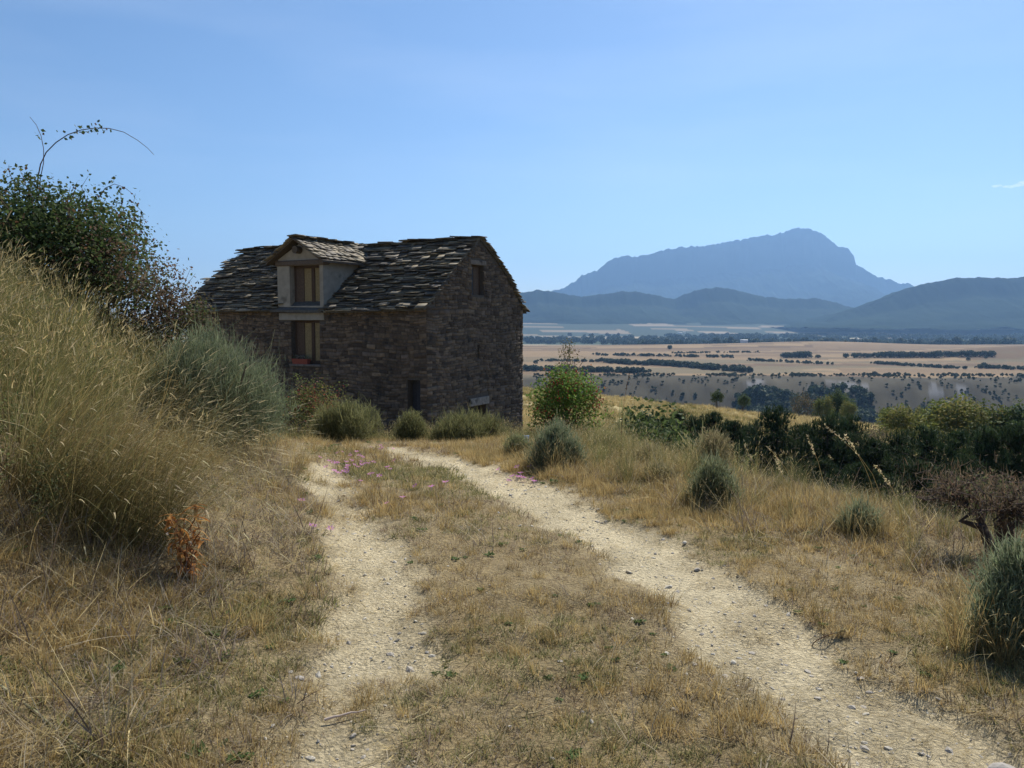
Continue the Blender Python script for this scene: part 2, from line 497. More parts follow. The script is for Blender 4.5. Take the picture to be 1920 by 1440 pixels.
heights('mountain', [(700, 606), (850, 592), (930, 575), (1040, 545), (1060, 535), (1115, 507), (1150, 484), (1200, 481), (1222, 476), (1260, 465), (1290, 463), (1330, 462), (1375, 452), (1410, 445), (1450, 441), (1478, 432), (1495, 428), (1512, 429), (1530, 440), (1545, 448), (1560, 461), (1585, 471), (1594, 480), (1598, 496), (1620, 511), (1645, 522), (1700, 535), (1760, 558), (1850, 585), (2000, 604)],
        11000, 2900, 2300, -70, 100, 900, 100, 620, (.58, .85), forest=(.022, .03, .02), crest=(.36, .945))
heights('foothill', [(720, 600), (850, 575), (940, 556), (980, 549), (1005, 544), (1035, 547), (1090, 557), (1130, 552), (1165, 546), (1200, 549), (1260, 562), (1300, 546), (1340, 540), (1380, 545), (1430, 557), (1470, 562), (1530, 558), (1570, 570), (1620, 585), (1720, 603)],
        5900, 800, 1300, -25, 140, 520, 60, 420, forest=(.027, .037, .023))
heights('hill', [(1440, 613), (1540, 602), (1600, 580), (1680, 548), (1740, 530), (1785, 522), (1830, 523), (1880, 522), (1960, 519), (2100, 512), (2300, 520), (2500, 560), (2600, 600)],
        4900, 900, 1500, -40, 180, 520, 60, 430, forest=(.024, .034, .02))

# ------------------------------------------------------------------ haze: even air over the whole valley
def build_haze():
    bm = bmesh.new(); bmesh.ops.create_cube(bm, size=1)
    me = bpy.data.meshes.new('haze'); bm.to_mesh(me); bm.free()
    o = link('haze', me)
    o.scale = (34000, 34000, 1460); o.location = (0, 0, 1460 / 2 - 130)
    m, nt, N, K = new_mat('haze_air')
    out = N('ShaderNodeOutputMaterial'); v = N('ShaderNodeVolumePrincipled')
    v.inputs['Color'].default_value = (.33, .59, 1.0, 1)
    v.inputs['Density'].default_value = 7.0e-5
    v.inputs['Anisotropy'].default_value = 0.38
    K(v.outputs[0], out.inputs['Volume'])
    me.materials.append(m)
    tag(o, None, None, None, 'stuff')
    o.display_type = 'WIRE'
build_haze()

# ------------------------------------------------------------------ the stone house
HA = R_(30.0)                                   # how far the long wall turns away
HW, HL = 6.63, 12.1                             # gable width, length
HX, HY, HZ = -2.88, 27.0, -3.0                  # near corner
ZE, ZR = 5.12, 7.60                             # eaves and ridge above the base
house = empty('stone_house', (HX, HY, HZ), math.pi / 2 - HA,
              'two-storey dark stone house with stone-slab roof and plastered dormer', 'house')
house_inv = (Matrix.Translation((HX, HY, HZ)) @ Matrix.Rotation(math.pi / 2 - HA, 4, 'Z')).inverted()
cam_l = house_inv @ Vector((0, 0, CAMZ))

def rise(x):                                    # roof profile across the house, 0 at eaves, 1 at ridge
    h = HW / 2
    t = x / h if x <= h else (HW - x) / h
    b = .045 if x <= h else .10
    return t + b * math.sin(math.pi * max(0, min(1, t)))
def roof_z(x, y):
    sag = .05 * math.sin(y * .9) + .03 * math.sin(y * 2.3 + 1)
    zr = ZR + .014 * y + sag * .7
    return ZE + .03 * math.sin(y * .7 + 2) + (zr - ZE) * rise(x)

def box_bm(bm, x0, x1, y0, y1, z0, z1):
    vs = [bm.verts.new(p) for p in [(x0, y0, z0), (x1, y0, z0), (x1, y1, z0), (x0, y1, z0), (x0, y0, z1), (x1, y0, z1), (x1, y1, z1), (x0, y1, z1)]]
    for f in [(0, 3, 2, 1), (4, 5, 6, 7), (0, 1, 5, 4), (1, 2, 6, 5), (2, 3, 7, 6), (3, 0, 4, 7)]:
        bm.faces.new([vs[i] for i in f])

def setcol(me, c):
    a = me.color_attributes.get('Col') or me.color_attributes.new('Col', 'FLOAT_COLOR', 'POINT')
    n = len(me.vertices); arr = np.ones((n, 4), np.float32); arr[:, :3] = c
    a.data.foreach_set('color', arr.ravel())

def box_part(name, dims, mat, col, parent, bevel=.008, jitter=0.0):
    bm = bmesh.new(); box_bm(bm, *dims)
    if bevel: bmesh.ops.bevel(bm, geom=bm.edges[:], offset=bevel, segments=1, affect='EDGES')
    if jitter:
        for v in bm.verts: v.co += Vector((random.uniform(-1, 1), random.uniform(-1, 1), random.uniform(-1, 1))) * jitter
    me = bpy.data.meshes.new(name); bm.to_mesh(me); bm.free(); setcol(me, col)
    return link(name, me, parent, mat)

def cut(me_name, bm_solid, cutters, mat, col, parent):
    me = bpy.data.meshes.new(me_name); bmesh.ops.recalc_face_normals(bm_solid, faces=bm_solid.faces[:]); bm_solid.to_mesh(me); bm_solid.free()
    o = bpy.data.objects.new('tmp_solid', me); COL.objects.link(o)
    bm = bmesh.new()
    for c in cutters: box_bm(bm, *c)
    bmesh.ops.recalc_face_normals(bm, faces=bm.faces[:])
    mc = bpy.data.meshes.new('tmp_cut'); bm.to_mesh(mc); bm.free()
    oc = bpy.data.objects.new('tmp_cut', mc); COL.objects.link(oc)
    md = o.modifiers.new('b', 'BOOLEAN'); md.operation = 'DIFFERENCE'; md.object = oc; md.solver = 'EXACT'
    dg = bpy.context.evaluated_depsgraph_get()
    res = bpy.data.meshes.new_from_object(o.evaluated_get(dg))
    bpy.data.objects.remove(o); bpy.data.objects.remove(oc)
    res.name = me_name
    setcol(res, col)
    return link(me_name, res, parent, mat)

# openings: (coordinate along the wall from..to, z from..to)
DY0, DY1 = 4.55, 6.85                           # the dormer along the long wall
OP_LONG = [(4.82, 6.25, 2.95, 4.58), (.28, .82, .6, 2.55)]
OP_GABLE = [(2.82, 3.66, 5.52, 6.62), (3.17, 3.31, 3.17, 3.68), (2.66, 3.80, -.7, 1.42)]

bm = bmesh.new()
prof = [(0, -1.6)] + [(x, None) for x in np.linspace(0, HW, 13)] + [(HW, -1.6)]
rings = []
for yy in (0.0, HL):
    rings.append([bm.verts.new((x, yy, z if z is not None else roof_z(x, yy) - .10)) for x, z in prof])
bm.faces.new(rings[0]); bm.faces.new(rings[1][::-1])
for k in range(len(prof)):
    j = (k + 1) % len(prof)
    bm.faces.new([rings[0][k], rings[1][k], rings[1][j], rings[0][j]])
cutters = [(-.5, .42, a, b, c, d) for a, b, c, d in OP_LONG] + [(a, b, -.5, .45, c, d) for a, b, c, d in OP_GABLE]
wall = cut('wall', bm, cutters, M_MORTAR, (.10, .085, .07), house)

STONE_COLS = np.array([(.20, .165, .13), (.165, .14, .115), (.235, .195, .15), (.15, .125, .10), (.21, .18, .155), (.27, .22, .165), (.13, .11, .095)])
stones = []     # (verts, quads, colour, distance)
def stone_block(o, du, dn, u0, u1, z0, z1, proud, big=False):
    """o origin, du along wall, dn outward normal; a rough block with worn edges"""
    j = .017
    P = []
    for uu, zz in [(u0, z0), (u1, z0), (u1, z1), (u0, z1)]:
        P.append((uu + random.uniform(-j, j), zz + random.uniform(-j, j) + .035 * math.sin(uu * 1.7 + z0 * .8) + .02 * math.sin(uu * 4.3 + z0 * 2)))
    ins = min(.022, (u1 - u0) * .16, (z1 - z0) * .16)
    cu = sum(p[0] for p in P) / 4; cz = sum(p[1] for p in P) / 4
    v = []
    for (uu, zz) in P: v.append(o + du * uu + Vector((0, 0, zz)) - dn * .05)
    for (uu, zz) in P: v.append(o + du * uu + Vector((0, 0, zz)) + dn * (proud * .45))
    for (uu, zz) in P:
        a = uu + (ins if uu < cu else -ins) * random.uniform(.6, 1.4); b = zz + (ins if zz < cz else -ins) * random.uniform(.6, 1.4)
        v.append(o + du * a + Vector((0, 0, b)) + dn * proud * random.uniform(.8, 1.2))
    q = []
    for s in (0, 4):
        for k in range(4): q.append((s + k, s + (k + 1) % 4, s + 4 + (k + 1) % 4, s + 4 + k))
    q.append((8, 9, 10, 11))
    if du.cross(Vector((0, 0, 1))).dot(dn) < 0: q = [tuple(reversed(f)) for f in q]
    c = random.choice(STONE_COLS) * random.uniform(.50, .80) * np.array((1.06, .97, .88))
    mid = o + du * cu + Vector((0, 0, cz))
    area = (u1 - u0) * (z1 - z0)
    stones.append((v, q, c, area / ((mid - cam_l).length_squared), mid))

def lay_wall(o, du, dn, length, ztop, openings, hidden_below=0.3, z_hi=9.0):
    z = -.6; row = 0
    while z < z_hi:
        h = random.choice([.07, .085, .10, .11, .12, .14, .17])
        u = .0; row += 1
        while u < length - .02:
            w = random.uniform(.13, .40) * (.8 + h * 2.2)
            if u == 0: w = .52 if row % 2 else .3            # long and short corner stones
            u1 = min(u + w, length)
            if length - u1 < .12: u1 = length
            hh = h if random.random() > .12 else h
            segs = [(u, u1)]
            for (a, b, c, d) in openings:
                if z + hh > c - .01 and z < d + .01:
                    ns = []
                    for s0, s1 in segs:
                        if s1 <= a or s0 >= b: ns.append((s0, s1))
                        else:
                            if a - s0 > .08: ns.append((s0, a))
                            if s1 - b > .08: ns.append((b, s1))
                    segs = ns
            for s0, s1 in segs:
                zt = min(ztop(s0 + .05), ztop(s1 - .05), ztop((s0 + s1) / 2)) - .10
                top = min(z + hh - .014, zt)
                if top - z > .05:
                    stone_block(o, du, dn, s0 + .007, s1 - .007, z, top, random.uniform(.012, .045))
            u = u1
        z += h
VX, VY = Vector((1, 0, 0)), Vector((0, 1, 0))
lint_g = [(2.58, 3.95, 1.42, 1.72)]
lint_w = [(2.70, 3.78, 6.62, 6.80)]
lay_wall(Vector((0, 0, 0)), VX, -VY, HW, lambda u: roof_z(u, 0), OP_GABLE + lint_g + lint_w)
lay_wall(Vector((0, 0, 0)), VY, -VX, HL, lambda u: ZE + .02, OP_LONG + [(DY0, DY1, 4.56, 9)], z_hi=ZE)
stones.sort(key=lambda s: -s[3])
for k, s in enumerate(stones[:300]):
    link('stone', mesh_np('stone', [tuple(p) for p in s[0]], np.array(s[1]), np.tile(s[2], (12, 1)), M_STONE), wall)
g = Geo()
for s in stones[300:]: g.add([tuple(p) for p in s[0]], s[1], None, s[2])
tag(link('stonework', g.mesh('stonework', M_STONE), wall), None, None, None, 'stuff')
# back and far sides keep their plain mortar face

def lintel(name, dims, col, mat=M_STONE): return box_part(name, dims, mat, col, house, .015, .006)
lintel('lintel', (2.58, 3.95, -.05, .3, 1.42, 1.71), (.27, .245, .21))
lintel('lintel', (2.70, 3.78, -.05, .3, 6.62, 6.79), (.20, .17, .14))

# ---- roof of stone slabs
bm = bmesh.new()
xs = np.concatenate([[-.22], np.linspace(0, HW, 15), [HW + .22]])
ys = np.linspace(-.06, HL + .1, 26)
for side in (0, 1):
    pass
def rz_ext(x, y):
    if x < 0: return roof_z(0, y) + x * (ZR - ZE) / (HW / 2) * .9
    if x > HW: return roof_z(HW, y) - (x - HW) * (ZR - ZE) / (HW / 2) * 1.2
    return roof_z(x, y)
gt = [[bm.verts.new((x, y, rz_ext(x, y) + .0)) for x in xs] for y in ys]
gb = [[bm.verts.new((x, y, rz_ext(x, y) - .09)) for x in xs] for y in ys]
for i in range(len(ys) - 1):
    for j in range(len(xs) - 1):
        bm.faces.new([gt[i][j], gt[i][j + 1], gt[i + 1][j + 1], gt[i + 1][j]])
        bm.faces.new([gb[i][j], gb[i + 1][j], gb[i + 1][j + 1], gb[i][j + 1]])
for i in range(len(ys) - 1):
    for j in (0, len(xs) - 1):
        f = [gt[i][j], gt[i + 1][j], gb[i + 1][j], gb[i][j]]; bm.faces.new(f if j == 0 else f[::-1])
for j in range(len(xs) - 1):
    for i in (0, len(ys) - 1):
        f = [gt[i][j], gb[i][j], gb[i][j + 1], gt[i][j + 1]]; bm.faces.new(f if i == 0 else f[::-1])
bmesh.ops.recalc_face_normals(bm, faces=bm.faces[:])
me = bpy.data.meshes.new('roof'); bm.to_mesh(me); bm.free(); setcol(me, (.09, .085, .075))
roof = link('roof', me, house, M_SLATE)

SLATE_COLS = np.array([(.12, .11, .095), (.15, .14, .115), (.09, .085, .08), (.165, .15, .12), (.13, .12, .095), (.08, .075, .07), (.21, .19, .15)])
def slab(o, eu, ed, en, w, l, t, rag=.05):
    """stone slab: o lower-edge centre, eu along the row, ed up the slope, en normal; broken front edge"""
    a = w / 2
    out = [(-a, random.uniform(-rag, rag) * .6), (-a * random.uniform(.1, .5), random.uniform(-rag, rag)), (a * random.uniform(.1, .5), random.uniform(-rag, rag)),
           (a, random.uniform(-rag, rag) * .6), (a * random.uniform(.85, 1), l), (-a * random.uniform(.85, 1), l)]
    v = [o + eu * p + ed * q for p, q in out] + [o + eu * p * .985 + ed * (q + .008) + en * t * random.uniform(.85, 1.15) for p, q in out]
    n = 6
    q4 = [(0, 3, 2, 1), (0, 5, 4, 3), (6, 7, 8, 9), (6, 9, 10, 11)] + [(k, (k + 1) % n, n + (k + 1) % n, n + k) for k in range(n)]
    c = random.choice(SLATE_COLS) * random.uniform(.75, 1.1) * np.array((1.12, 1.0, .80))
    return [tuple(p) for p in v], q4, c

slates = []
half = HW / 2
def dormer_hides(x, y):                          # inside the dormer's footprint
    return DY0 - .03 < y < DY1 + .03 and x < 2.9
def lay_slates(side, store):
    n = 35
    for r in range(n + 1):
        t = -.075 + (1.06) * r / n
        y = -.16
        while y < HL + .14:
            w = random.uniform(.25, .85)
            yc = y + w / 2
            x = t * half if side == 0 else HW - t * half
            if not (side == 0 and dormer_hides(x + .1, yc)):
                yy = min(max(yc, 0), HL)
                dx = .05
                x2 = x + dx if side == 0 else x - dx
                slope = math.atan2(rz_ext(x2, yy) - rz_ext(x, yy), dx)
                tilt = R_(random.triangular(3, 34, 14))
                ed = Vector((math.cos(tilt) if side == 0 else -math.cos(tilt), 0, math.sin(tilt)))
                eu = (Vector((0, 1, random.uniform(-.05, .05))) * (-1 if side == 0 else 1)).normalized()
                en = eu.cross(ed).normalized()
                o = Vector(((x - .10 if side == 0 else x + .10) + random.uniform(-.07, .05), yc, rz_ext(x, yy) - .02 + random.uniform(-.03, .03)))
                l = random.uniform(.24, .32)
                if t > .93: l = .2
                v, q, c = slab(o, eu, ed, en, w * 1.0, l, random.uniform(.02, .042))
                store.append((v, q, c, w / (o - cam_l).length_squared, o))
            y += w
lay_slates(0, slates)
slates.sort(key=lambda s: -s[3])
for s in slates[:300]:
    link('slate', mesh_np('slate', s[0], np.array(s[1]), np.tile(s[2], (12, 1)), M_SLATE), roof)
rest = list(slates[300:]); lay_slates(1, rest)
g = Geo()
for s in rest: g.add(s[0], s[1], None, s[2])
tag(link('slate_cover', g.mesh('slate_cover', M_SLATE), roof), None, None, None, 'stuff')
# loose slabs along the ridge
y = -.22
while y < HL:
    w = random.uniform(.4, .85)
    if not (5.2 < y + w / 2 < 6.2):
        o = Vector((half - .28, y + w / 2, roof_z(half, min(max(y + w / 2, 0), HL)) + random.uniform(-.03, .02)))
        eu = Vector((0, -1, random.uniform(-.10, .06))).normalized(); ed = Vector((1, 0, random.uniform(-.03, .12))).normalized()
        v, q, c = slab(o, eu, ed, eu.cross(ed).normalized(), w, .56, random.uniform(.03, .05), .07)
        link('ridge_slab', mesh_np('ridge_slab', v, np.array(q), np.tile(c, (12, 1)), M_SLATE), roof)
    y += w * .93

# ---- dormer
DF = -.06                                       # its front, a little proud of the wall
DZ0, DZE, DZR = 4.98, 6.83, 7.40
DM = (DY0 + DY1) / 2
bm = bmesh.new()
pent = [(DY0, DZ0), (DY1, DZ0), (DY1, DZE), (DM, DZR), (DY0, DZE)]
ra = [bm.verts.new((DF, y, z)) for y, z in pent]; rb = [bm.verts.new((2.95, y, z)) for y, z in pent]
bm.faces.new(ra); bm.faces.new(rb[::-1])
for k in range(5): bm.faces.new([ra[k], rb[k], rb[(k + 1) % 5], ra[(k + 1) % 5]])
DO = (4.72, 6.22, 5.12, 6.60)                   # opening
dormer = cut('dormer', bm, [(-.6, .38, *DO)], M_PLASTER, (.30, .275, .225), house)
WOODD, WOODM = (.075, .05, .035), (.13, .085, .05)
TAN = (.24, .185, .095)
box_part('lintel_beam', (DF - .07, .2, DY0 - .12, DY1 + .08, 6.60, 6.80), M_WOOD, (.12, .095, .075), dormer, .03, .012)
bm = bmesh.new()
bmesh.ops.create_cone(bm, cap_ends=True, segments=12, radius1=.14, radius2=.13, depth=.7, matrix=Matrix.Translation((.02, DM - .03, 7.17)) @ Matrix.Rotation(math.pi / 2, 4, 'Y'))
me = bpy.data.meshes.new('ridge_log'); bm.to_mesh(me); bm.free(); setcol(me, (.10, .08, .06))
link('ridge_log', me, dormer, M_WOOD)
box_part('side_beam', (DF - .05, 1.9, DY0 - .09, DY0 + .05, 6.72, 6.86), M_WOOD, WOODM, dormer, .015, .01)
box_part('side_beam', (DF - .05, 1.9, DY1 - .05, DY1 + .09, 6.72, 6.86), M_WOOD, WOODM, dormer, .015, .01)
def leaf_door(parent, y0, y1, z0, z1, xb, zsill):
    # frame
    box_part('frame', (xb - .02, xb + .06, y0, y0 + .08, z0, z1), M_WOOD, WOODD, parent)
    box_part('frame', (xb - .02, xb + .06, y1 - .08, y1, z0, z1), M_WOOD, WOODD, parent)
    box_part('frame', (xb - .02, xb + .06, y0 + .08, y1 - .08, z1 - .09, z1), M_WOOD, WOODD, parent)
    box_part('frame', (xb - .02, xb + .06, y0 + .08, y1 - .08, z0, z0 + .14), M_WOOD, WOODD, parent)
    a = y0 + .08; b = y1 - .08; w = (b - a)
    c1 = a + w * .30; c2 = a + w * .42; c3 = a + w * .70
    box_part('panel', (xb + .02, xb + .04, a, c1, z0 + .14, z1 - .09), M_WOOD, TAN, parent, 0)
    box_part('mullion', (xb - .015, xb + .05, c1, c2, z0 + .14, z1 - .09), M_WOOD, WOODD, parent)
    box_part('panel', (xb + .02, xb + .04, c2, c3, z0 + .14, z1 - .09), M_WOOD, TAN, parent, 0)
    box_part('shutter', (xb - .01, xb + .03, c3, b, z0 + .14, z1 - .09), M_WOOD, (.10, .07, .05), parent)
leaf_door(dormer, DO[0], DO[1], DO[2], DO[3], .20, 0)
# dormer roof
def dorm_z(y): return DZE + .02 + (DZR - DZE + .12) * (1 - abs(y - DM) / ((DY1 - DY0) / 2))
bm = bmesh.new()
ysd = [DY0 - .28, DM, DY1 + .28]
for z_off in (.0,):
    vt = [[bm.verts.new((x, y, dorm_z(y) + .06)) for y in ysd] for x in (DF - .30, 3.1)]
    vb = [[bm.verts.new((x, y, dorm_z(y) - .02)) for y in ysd] for x in (DF - .30, 3.1)]
for j in range(2):
    bm.faces.new([vt[0][j], vt[1][j], vt[1][j + 1], vt[0][j + 1]]); bm.faces.new([vb[0][j], vb[0][j + 1], vb[1][j + 1], vb[1][j]])
    bm.faces.new([vt[0][j], vt[0][j + 1], vb[0][j + 1], vb[0][j]]); bm.faces.new([vt[1][j], vb[1][j], vb[1][j + 1], vt[1][j + 1]])
bm.faces.new([vt[0][0], vb[0][0], vb[1][0], vt[1][0]]); bm.faces.new([vt[0][2], vt[1][2], vb[1][2], vb[0][2]])
bmesh.ops.recalc_face_normals(bm, faces=bm.faces[:])
me = bpy.data.meshes.new('dormer_roof'); bm.to_mesh(me); bm.free(); setcol(me, (.10, .08, .06))
link('dormer_roof', me, dormer, M_WOOD)
pit = math.atan2(DZR - DZE + .12, (DY1 - DY0) / 2)
for sgn in (-1, 1):
    for r in range(9):
        f = -.22 + 1.14 * r / 8
        hw = (DY1 - DY0) / 2
        yl = DM + sgn * hw * (1 - f)
        x = DF - .42
        while x < 2.9:
            w = random.uniform(.22, .55)
            tilt = pit - R_(random.uniform(3, 12))
            ed = Vector((0, -sgn * math.cos(tilt), math.sin(tilt)))
            eu = Vector((-sgn, 0, random.uniform(-.04, .04))).normalized()
            eu = -eu
            en = eu.cross(ed)
            if en.z < 0: eu = -eu; en = eu.cross(ed)
            o = Vector((x + w / 2, yl + random.uniform(-.02, .02), dorm_z(yl) + .06 + random.uniform(.02, .05)))
            v, q, c = slab(o, eu, ed, en.normalized(), w * 1.02, .30 if r < 7 else .2, random.uniform(.022, .045))
            link('slate', mesh_np('slate', v, np.array(q), np.tile(np.array(c) * 1.15, (12, 1)), M_SLATE), dormer)
            x += w
x = DF - .4
while x < 2.6:
    w = random.uniform(.4, .75)
    o = Vector((x + w / 2, DM - .24, dorm_z(DM) + .09 + random.uniform(0, .05)))
    eu = Vector((-1, 0, random.uniform(-.08, .08))).normalized(); ed = Vector((0, 1, random.uniform(-.08, .08))).normalized()
    if eu.cross(ed).z < 0: eu = -eu
    v, q, c = slab(o, eu, ed, eu.cross(ed).normalized(), w, .48, .04, .06)
    link('ridge_slab', mesh_np('ridge_slab', v, np.array(q), np.tile(np.array(c) * 1.1, (12, 1)), M_SLATE), dormer)
    x += w * .95
# plastered apron and beam between the two windows
apron = box_part('apron', (-.05, .3, DY0 + .02, DY1 - .02, 4.60, 4.86), M_PLASTER, (.30, .28, .24), house, .012, .008)
box_part('sill_beam', (-.10, .3, DY0 - .05, DY1 - .05, 4.865, 4.975), M_WOOD, (.085, .06, .045), house, .012, .008)

# ---- lower window, gable window, slit, doors
wl = empty('window', (0, 0, 0)); wl.parent = house
a, b, c, d = OP_LONG[0]
leaf_door(wl, a, b, c, d, .22, 0)
box_part('sill', (-.09, .25, a - .06, b + .06, c - .07, c + .005), M_STONE, (.16, .14, .12), wl, .01, .004)
wg = empty('window', (0, 0, 0)); wg.parent = house
a, b, c, d = OP_GABLE[0]
box_part('frame', (a, a + .06, .16, .24, c, d), M_WOOD, WOODD, wg)
box_part('frame', (b - .06, b, .16, .24, c, d), M_WOOD, WOODD, wg)
box_part('frame', (a + .06, b - .06, .16, .24, d - .06, d), M_WOOD, WOODD, wg)
box_part('pane', (a + .06, a + .40, .21, .225, c, d - .06), M_PLAIN, (.06, .07, .085), wg, 0)
box_part('shutter', (a + .40, b - .06, .19, .23, c, d - .06), M_WOOD, (.11, .08, .06), wg)
dg_ = empty('door', (0, 0, 0)); dg_.parent = house
a, b, c, d = OP_GABLE[2]
for k in range(6):
    x0 = a + (b - a) * k / 6
    box_part('plank', (x0 + .004, x0 + (b - a) / 6 - .004, .30, .35, -.6, d), M_WOOD, np.array((.055, .045, .038)) * random.uniform(.8, 1.2), dg_, .004)
dl = empty('door', (0, 0, 0)); dl.parent = house
a, b, c, d = OP_LONG[1]
for k in range(3):
    y0 = a + (b - a) * k / 3
    box_part('plank', (.28, .33, y0 + .004, y0 + (b - a) / 3 - .004, c, d), M_WOOD, np.array((.06, .06, .065)) * random.uniform(.8, 1.2), dl, .004)

# planter on the lower window's sill: a thing of its own
hm = Matrix.Translation((HX, HY, HZ)) @ Matrix.Rotation(math.pi / 2 - HA, 4, 'Z')
pw = hm @ Vector((.02, 5.80, 2.955))
planter = empty('flower_box', pw, math.pi / 2 - HA, 'terracotta flower box on the sill of the lower window', 'flower box')
bm = bmesh.new()
box_bm(bm, -.09, .10, -.40, .40, 0, .20)
for v in bm.verts:
    if v.co.z < .1: v.co.x *= .8; v.co.y *= .93
top = [f for f in bm.faces if all(v.co.z > .1 for v in f.verts)]
r = bmesh.ops.inset_region(bm, faces=top, thickness=.02)
for v in top[0].verts: v.co.z -= .04
me = bpy.data.meshes.new('box'); bm.to_mesh(me); bm.free(); setcol(me, (.25, .07, .045))
link('box', me, planter, M_PLAIN)

# ------------------------------------------------------------------ plant building blocks
def jit(c, n, v=.18, hue=.06):
    c = np.asarray(c, float)
    return np.clip(c[None, :] * rng.uniform(1 - v, 1 + v, (n, 1)) * rng.uniform(1 - hue, 1 + hue, (n, 3)), .004, .95)

def pick(cols, n, p=None, v=.18):
    cols = np.asarray(cols, float)
    return np.clip(cols[rng.choice(len(cols), n, p=p)] * rng.uniform(1 - v, 1 + v, (n, 1)), .004, .95)

def blades(g, base, az, h, w, lean, curve, c0, c1, segs=3, tip=.12, tw=.9):
    n = len(base)
    dirh = np.stack([np.sin(az), np.cos(az), np.zeros(n)], -1)
    tws = az + math.pi / 2 + rng.uniform(-tw, tw, n)
    side = np.stack([np.sin(tws), np.cos(tws), np.zeros(n)], -1)
    pos = np.array(base, float); V = []; C = []
    for k in range(segs + 1):
        t = k / segs
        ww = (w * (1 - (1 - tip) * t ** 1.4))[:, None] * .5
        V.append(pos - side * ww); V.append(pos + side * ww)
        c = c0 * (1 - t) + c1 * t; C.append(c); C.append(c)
        th = lean + curve * (t + .5 / segs)
        pos = pos + (h / segs)[:, None] * (np.sin(th)[:, None] * dirh + np.cos(th)[:, None] * np.array([0, 0, 1.]))
        if k == segs - 1: tippos = pos.copy(); tipang = th
    V = np.stack(V, 1).reshape(-1, 3); C = np.stack(C, 1).reshape(-1, 3)
    m = 2 * (segs + 1); b = np.arange(n)[:, None] * m
    q = np.concatenate([np.stack([b[:, 0] + 2 * k, b[:, 0] + 2 * k + 1, b[:, 0] + 2 * k + 3, b[:, 0] + 2 * k + 2], -1) for k in range(segs)])
    g.add(V, q, None, C)
    return tippos, tipang

def leaves(g, cen, nrm, size, aspect, col):
    """diamond leaves at cen, facing nrm"""
    n = len(cen)
    nrm = nrm / (np.linalg.norm(nrm, axis=1)[:, None] + 1e-9)
    r = rng.normal(size=(n, 3)); a = np.cross(nrm, r); a /= np.linalg.norm(a, axis=1)[:, None] + 1e-9
    b = np.cross(nrm, a)
    s = np.asarray(size)[:, None]
    V = np.stack([cen - a * s * .5, cen + b * s * .5 * aspect - a * s * .08, cen + a * s * .5 + nrm * s * .12, cen - b * s * .5 * aspect - a * s * .08], 1).reshape(-1, 3)
    q = np.arange(n * 4).reshape(n, 4)
    g.add(V, q, None, np.repeat(col, 4, 0))

def tube(g, pts, rad, col, sides=5):
    pts = np.asarray(pts, float); m = len(pts)
    tan = np.gradient(pts, axis=0); tan /= np.linalg.norm(tan, axis=1)[:, None] + 1e-9
    ref = np.array([.3, .5, .81]); V = []
    for p, t, r in zip(pts, tan, rad):
        a = np.cross(t, ref); a /= np.linalg.norm(a) + 1e-9; b = np.cross(t, a)
        for k in range(sides):
            th = 2 * math.pi * k / sides
            V.append(p + r * (math.cos(th) * a + math.sin(th) * b))
    q = [(i * sides + k, i * sides + (k + 1) % sides, (i + 1) * sides + (k + 1) % sides, (i + 1) * sides + k) for i in range(m - 1) for k in range(sides)]
    g.add(V, q, None, col)

def limb(a, b, n=5, wob=.08, droop=0.0):
    a = np.asarray(a, float); b = np.asarray(b, float); t = np.linspace(0, 1, n)[:, None]
    p = a * (1 - t) + b * t
    L_ = np.linalg.norm(b - a)
    p[1:-1] += rng.normal(size=(n - 2, 3)) * wob * L_ * .5
    p[:, 2] += droop * L_ * np.sin(math.pi * t[:, 0])
    return p

def blob_points(n, rx, ry, rz, seed, inner=.45, lob=.28, low=-.35):
    """points in the outer part of a lumpy dome"""
    d = rng.normal(size=(n, 3)); d /= np.linalg.norm(d, axis=1)[:, None]
    d[:, 2] = np.where(d[:, 2] < low, -d[:, 2], d[:, 2])
    th = np.arctan2(d[:, 0], d[:, 1]); ph = d[:, 2]
    lump = 1 - lob + 2 * lob * fbm(th * 1.6 + 7, ph * 2.4 + seed, seed, 3)
    r = rng.uniform(inner ** 2, 1, n) ** .5 * lump
    return d * r[:, None] * np.array([rx, ry, rz]), d

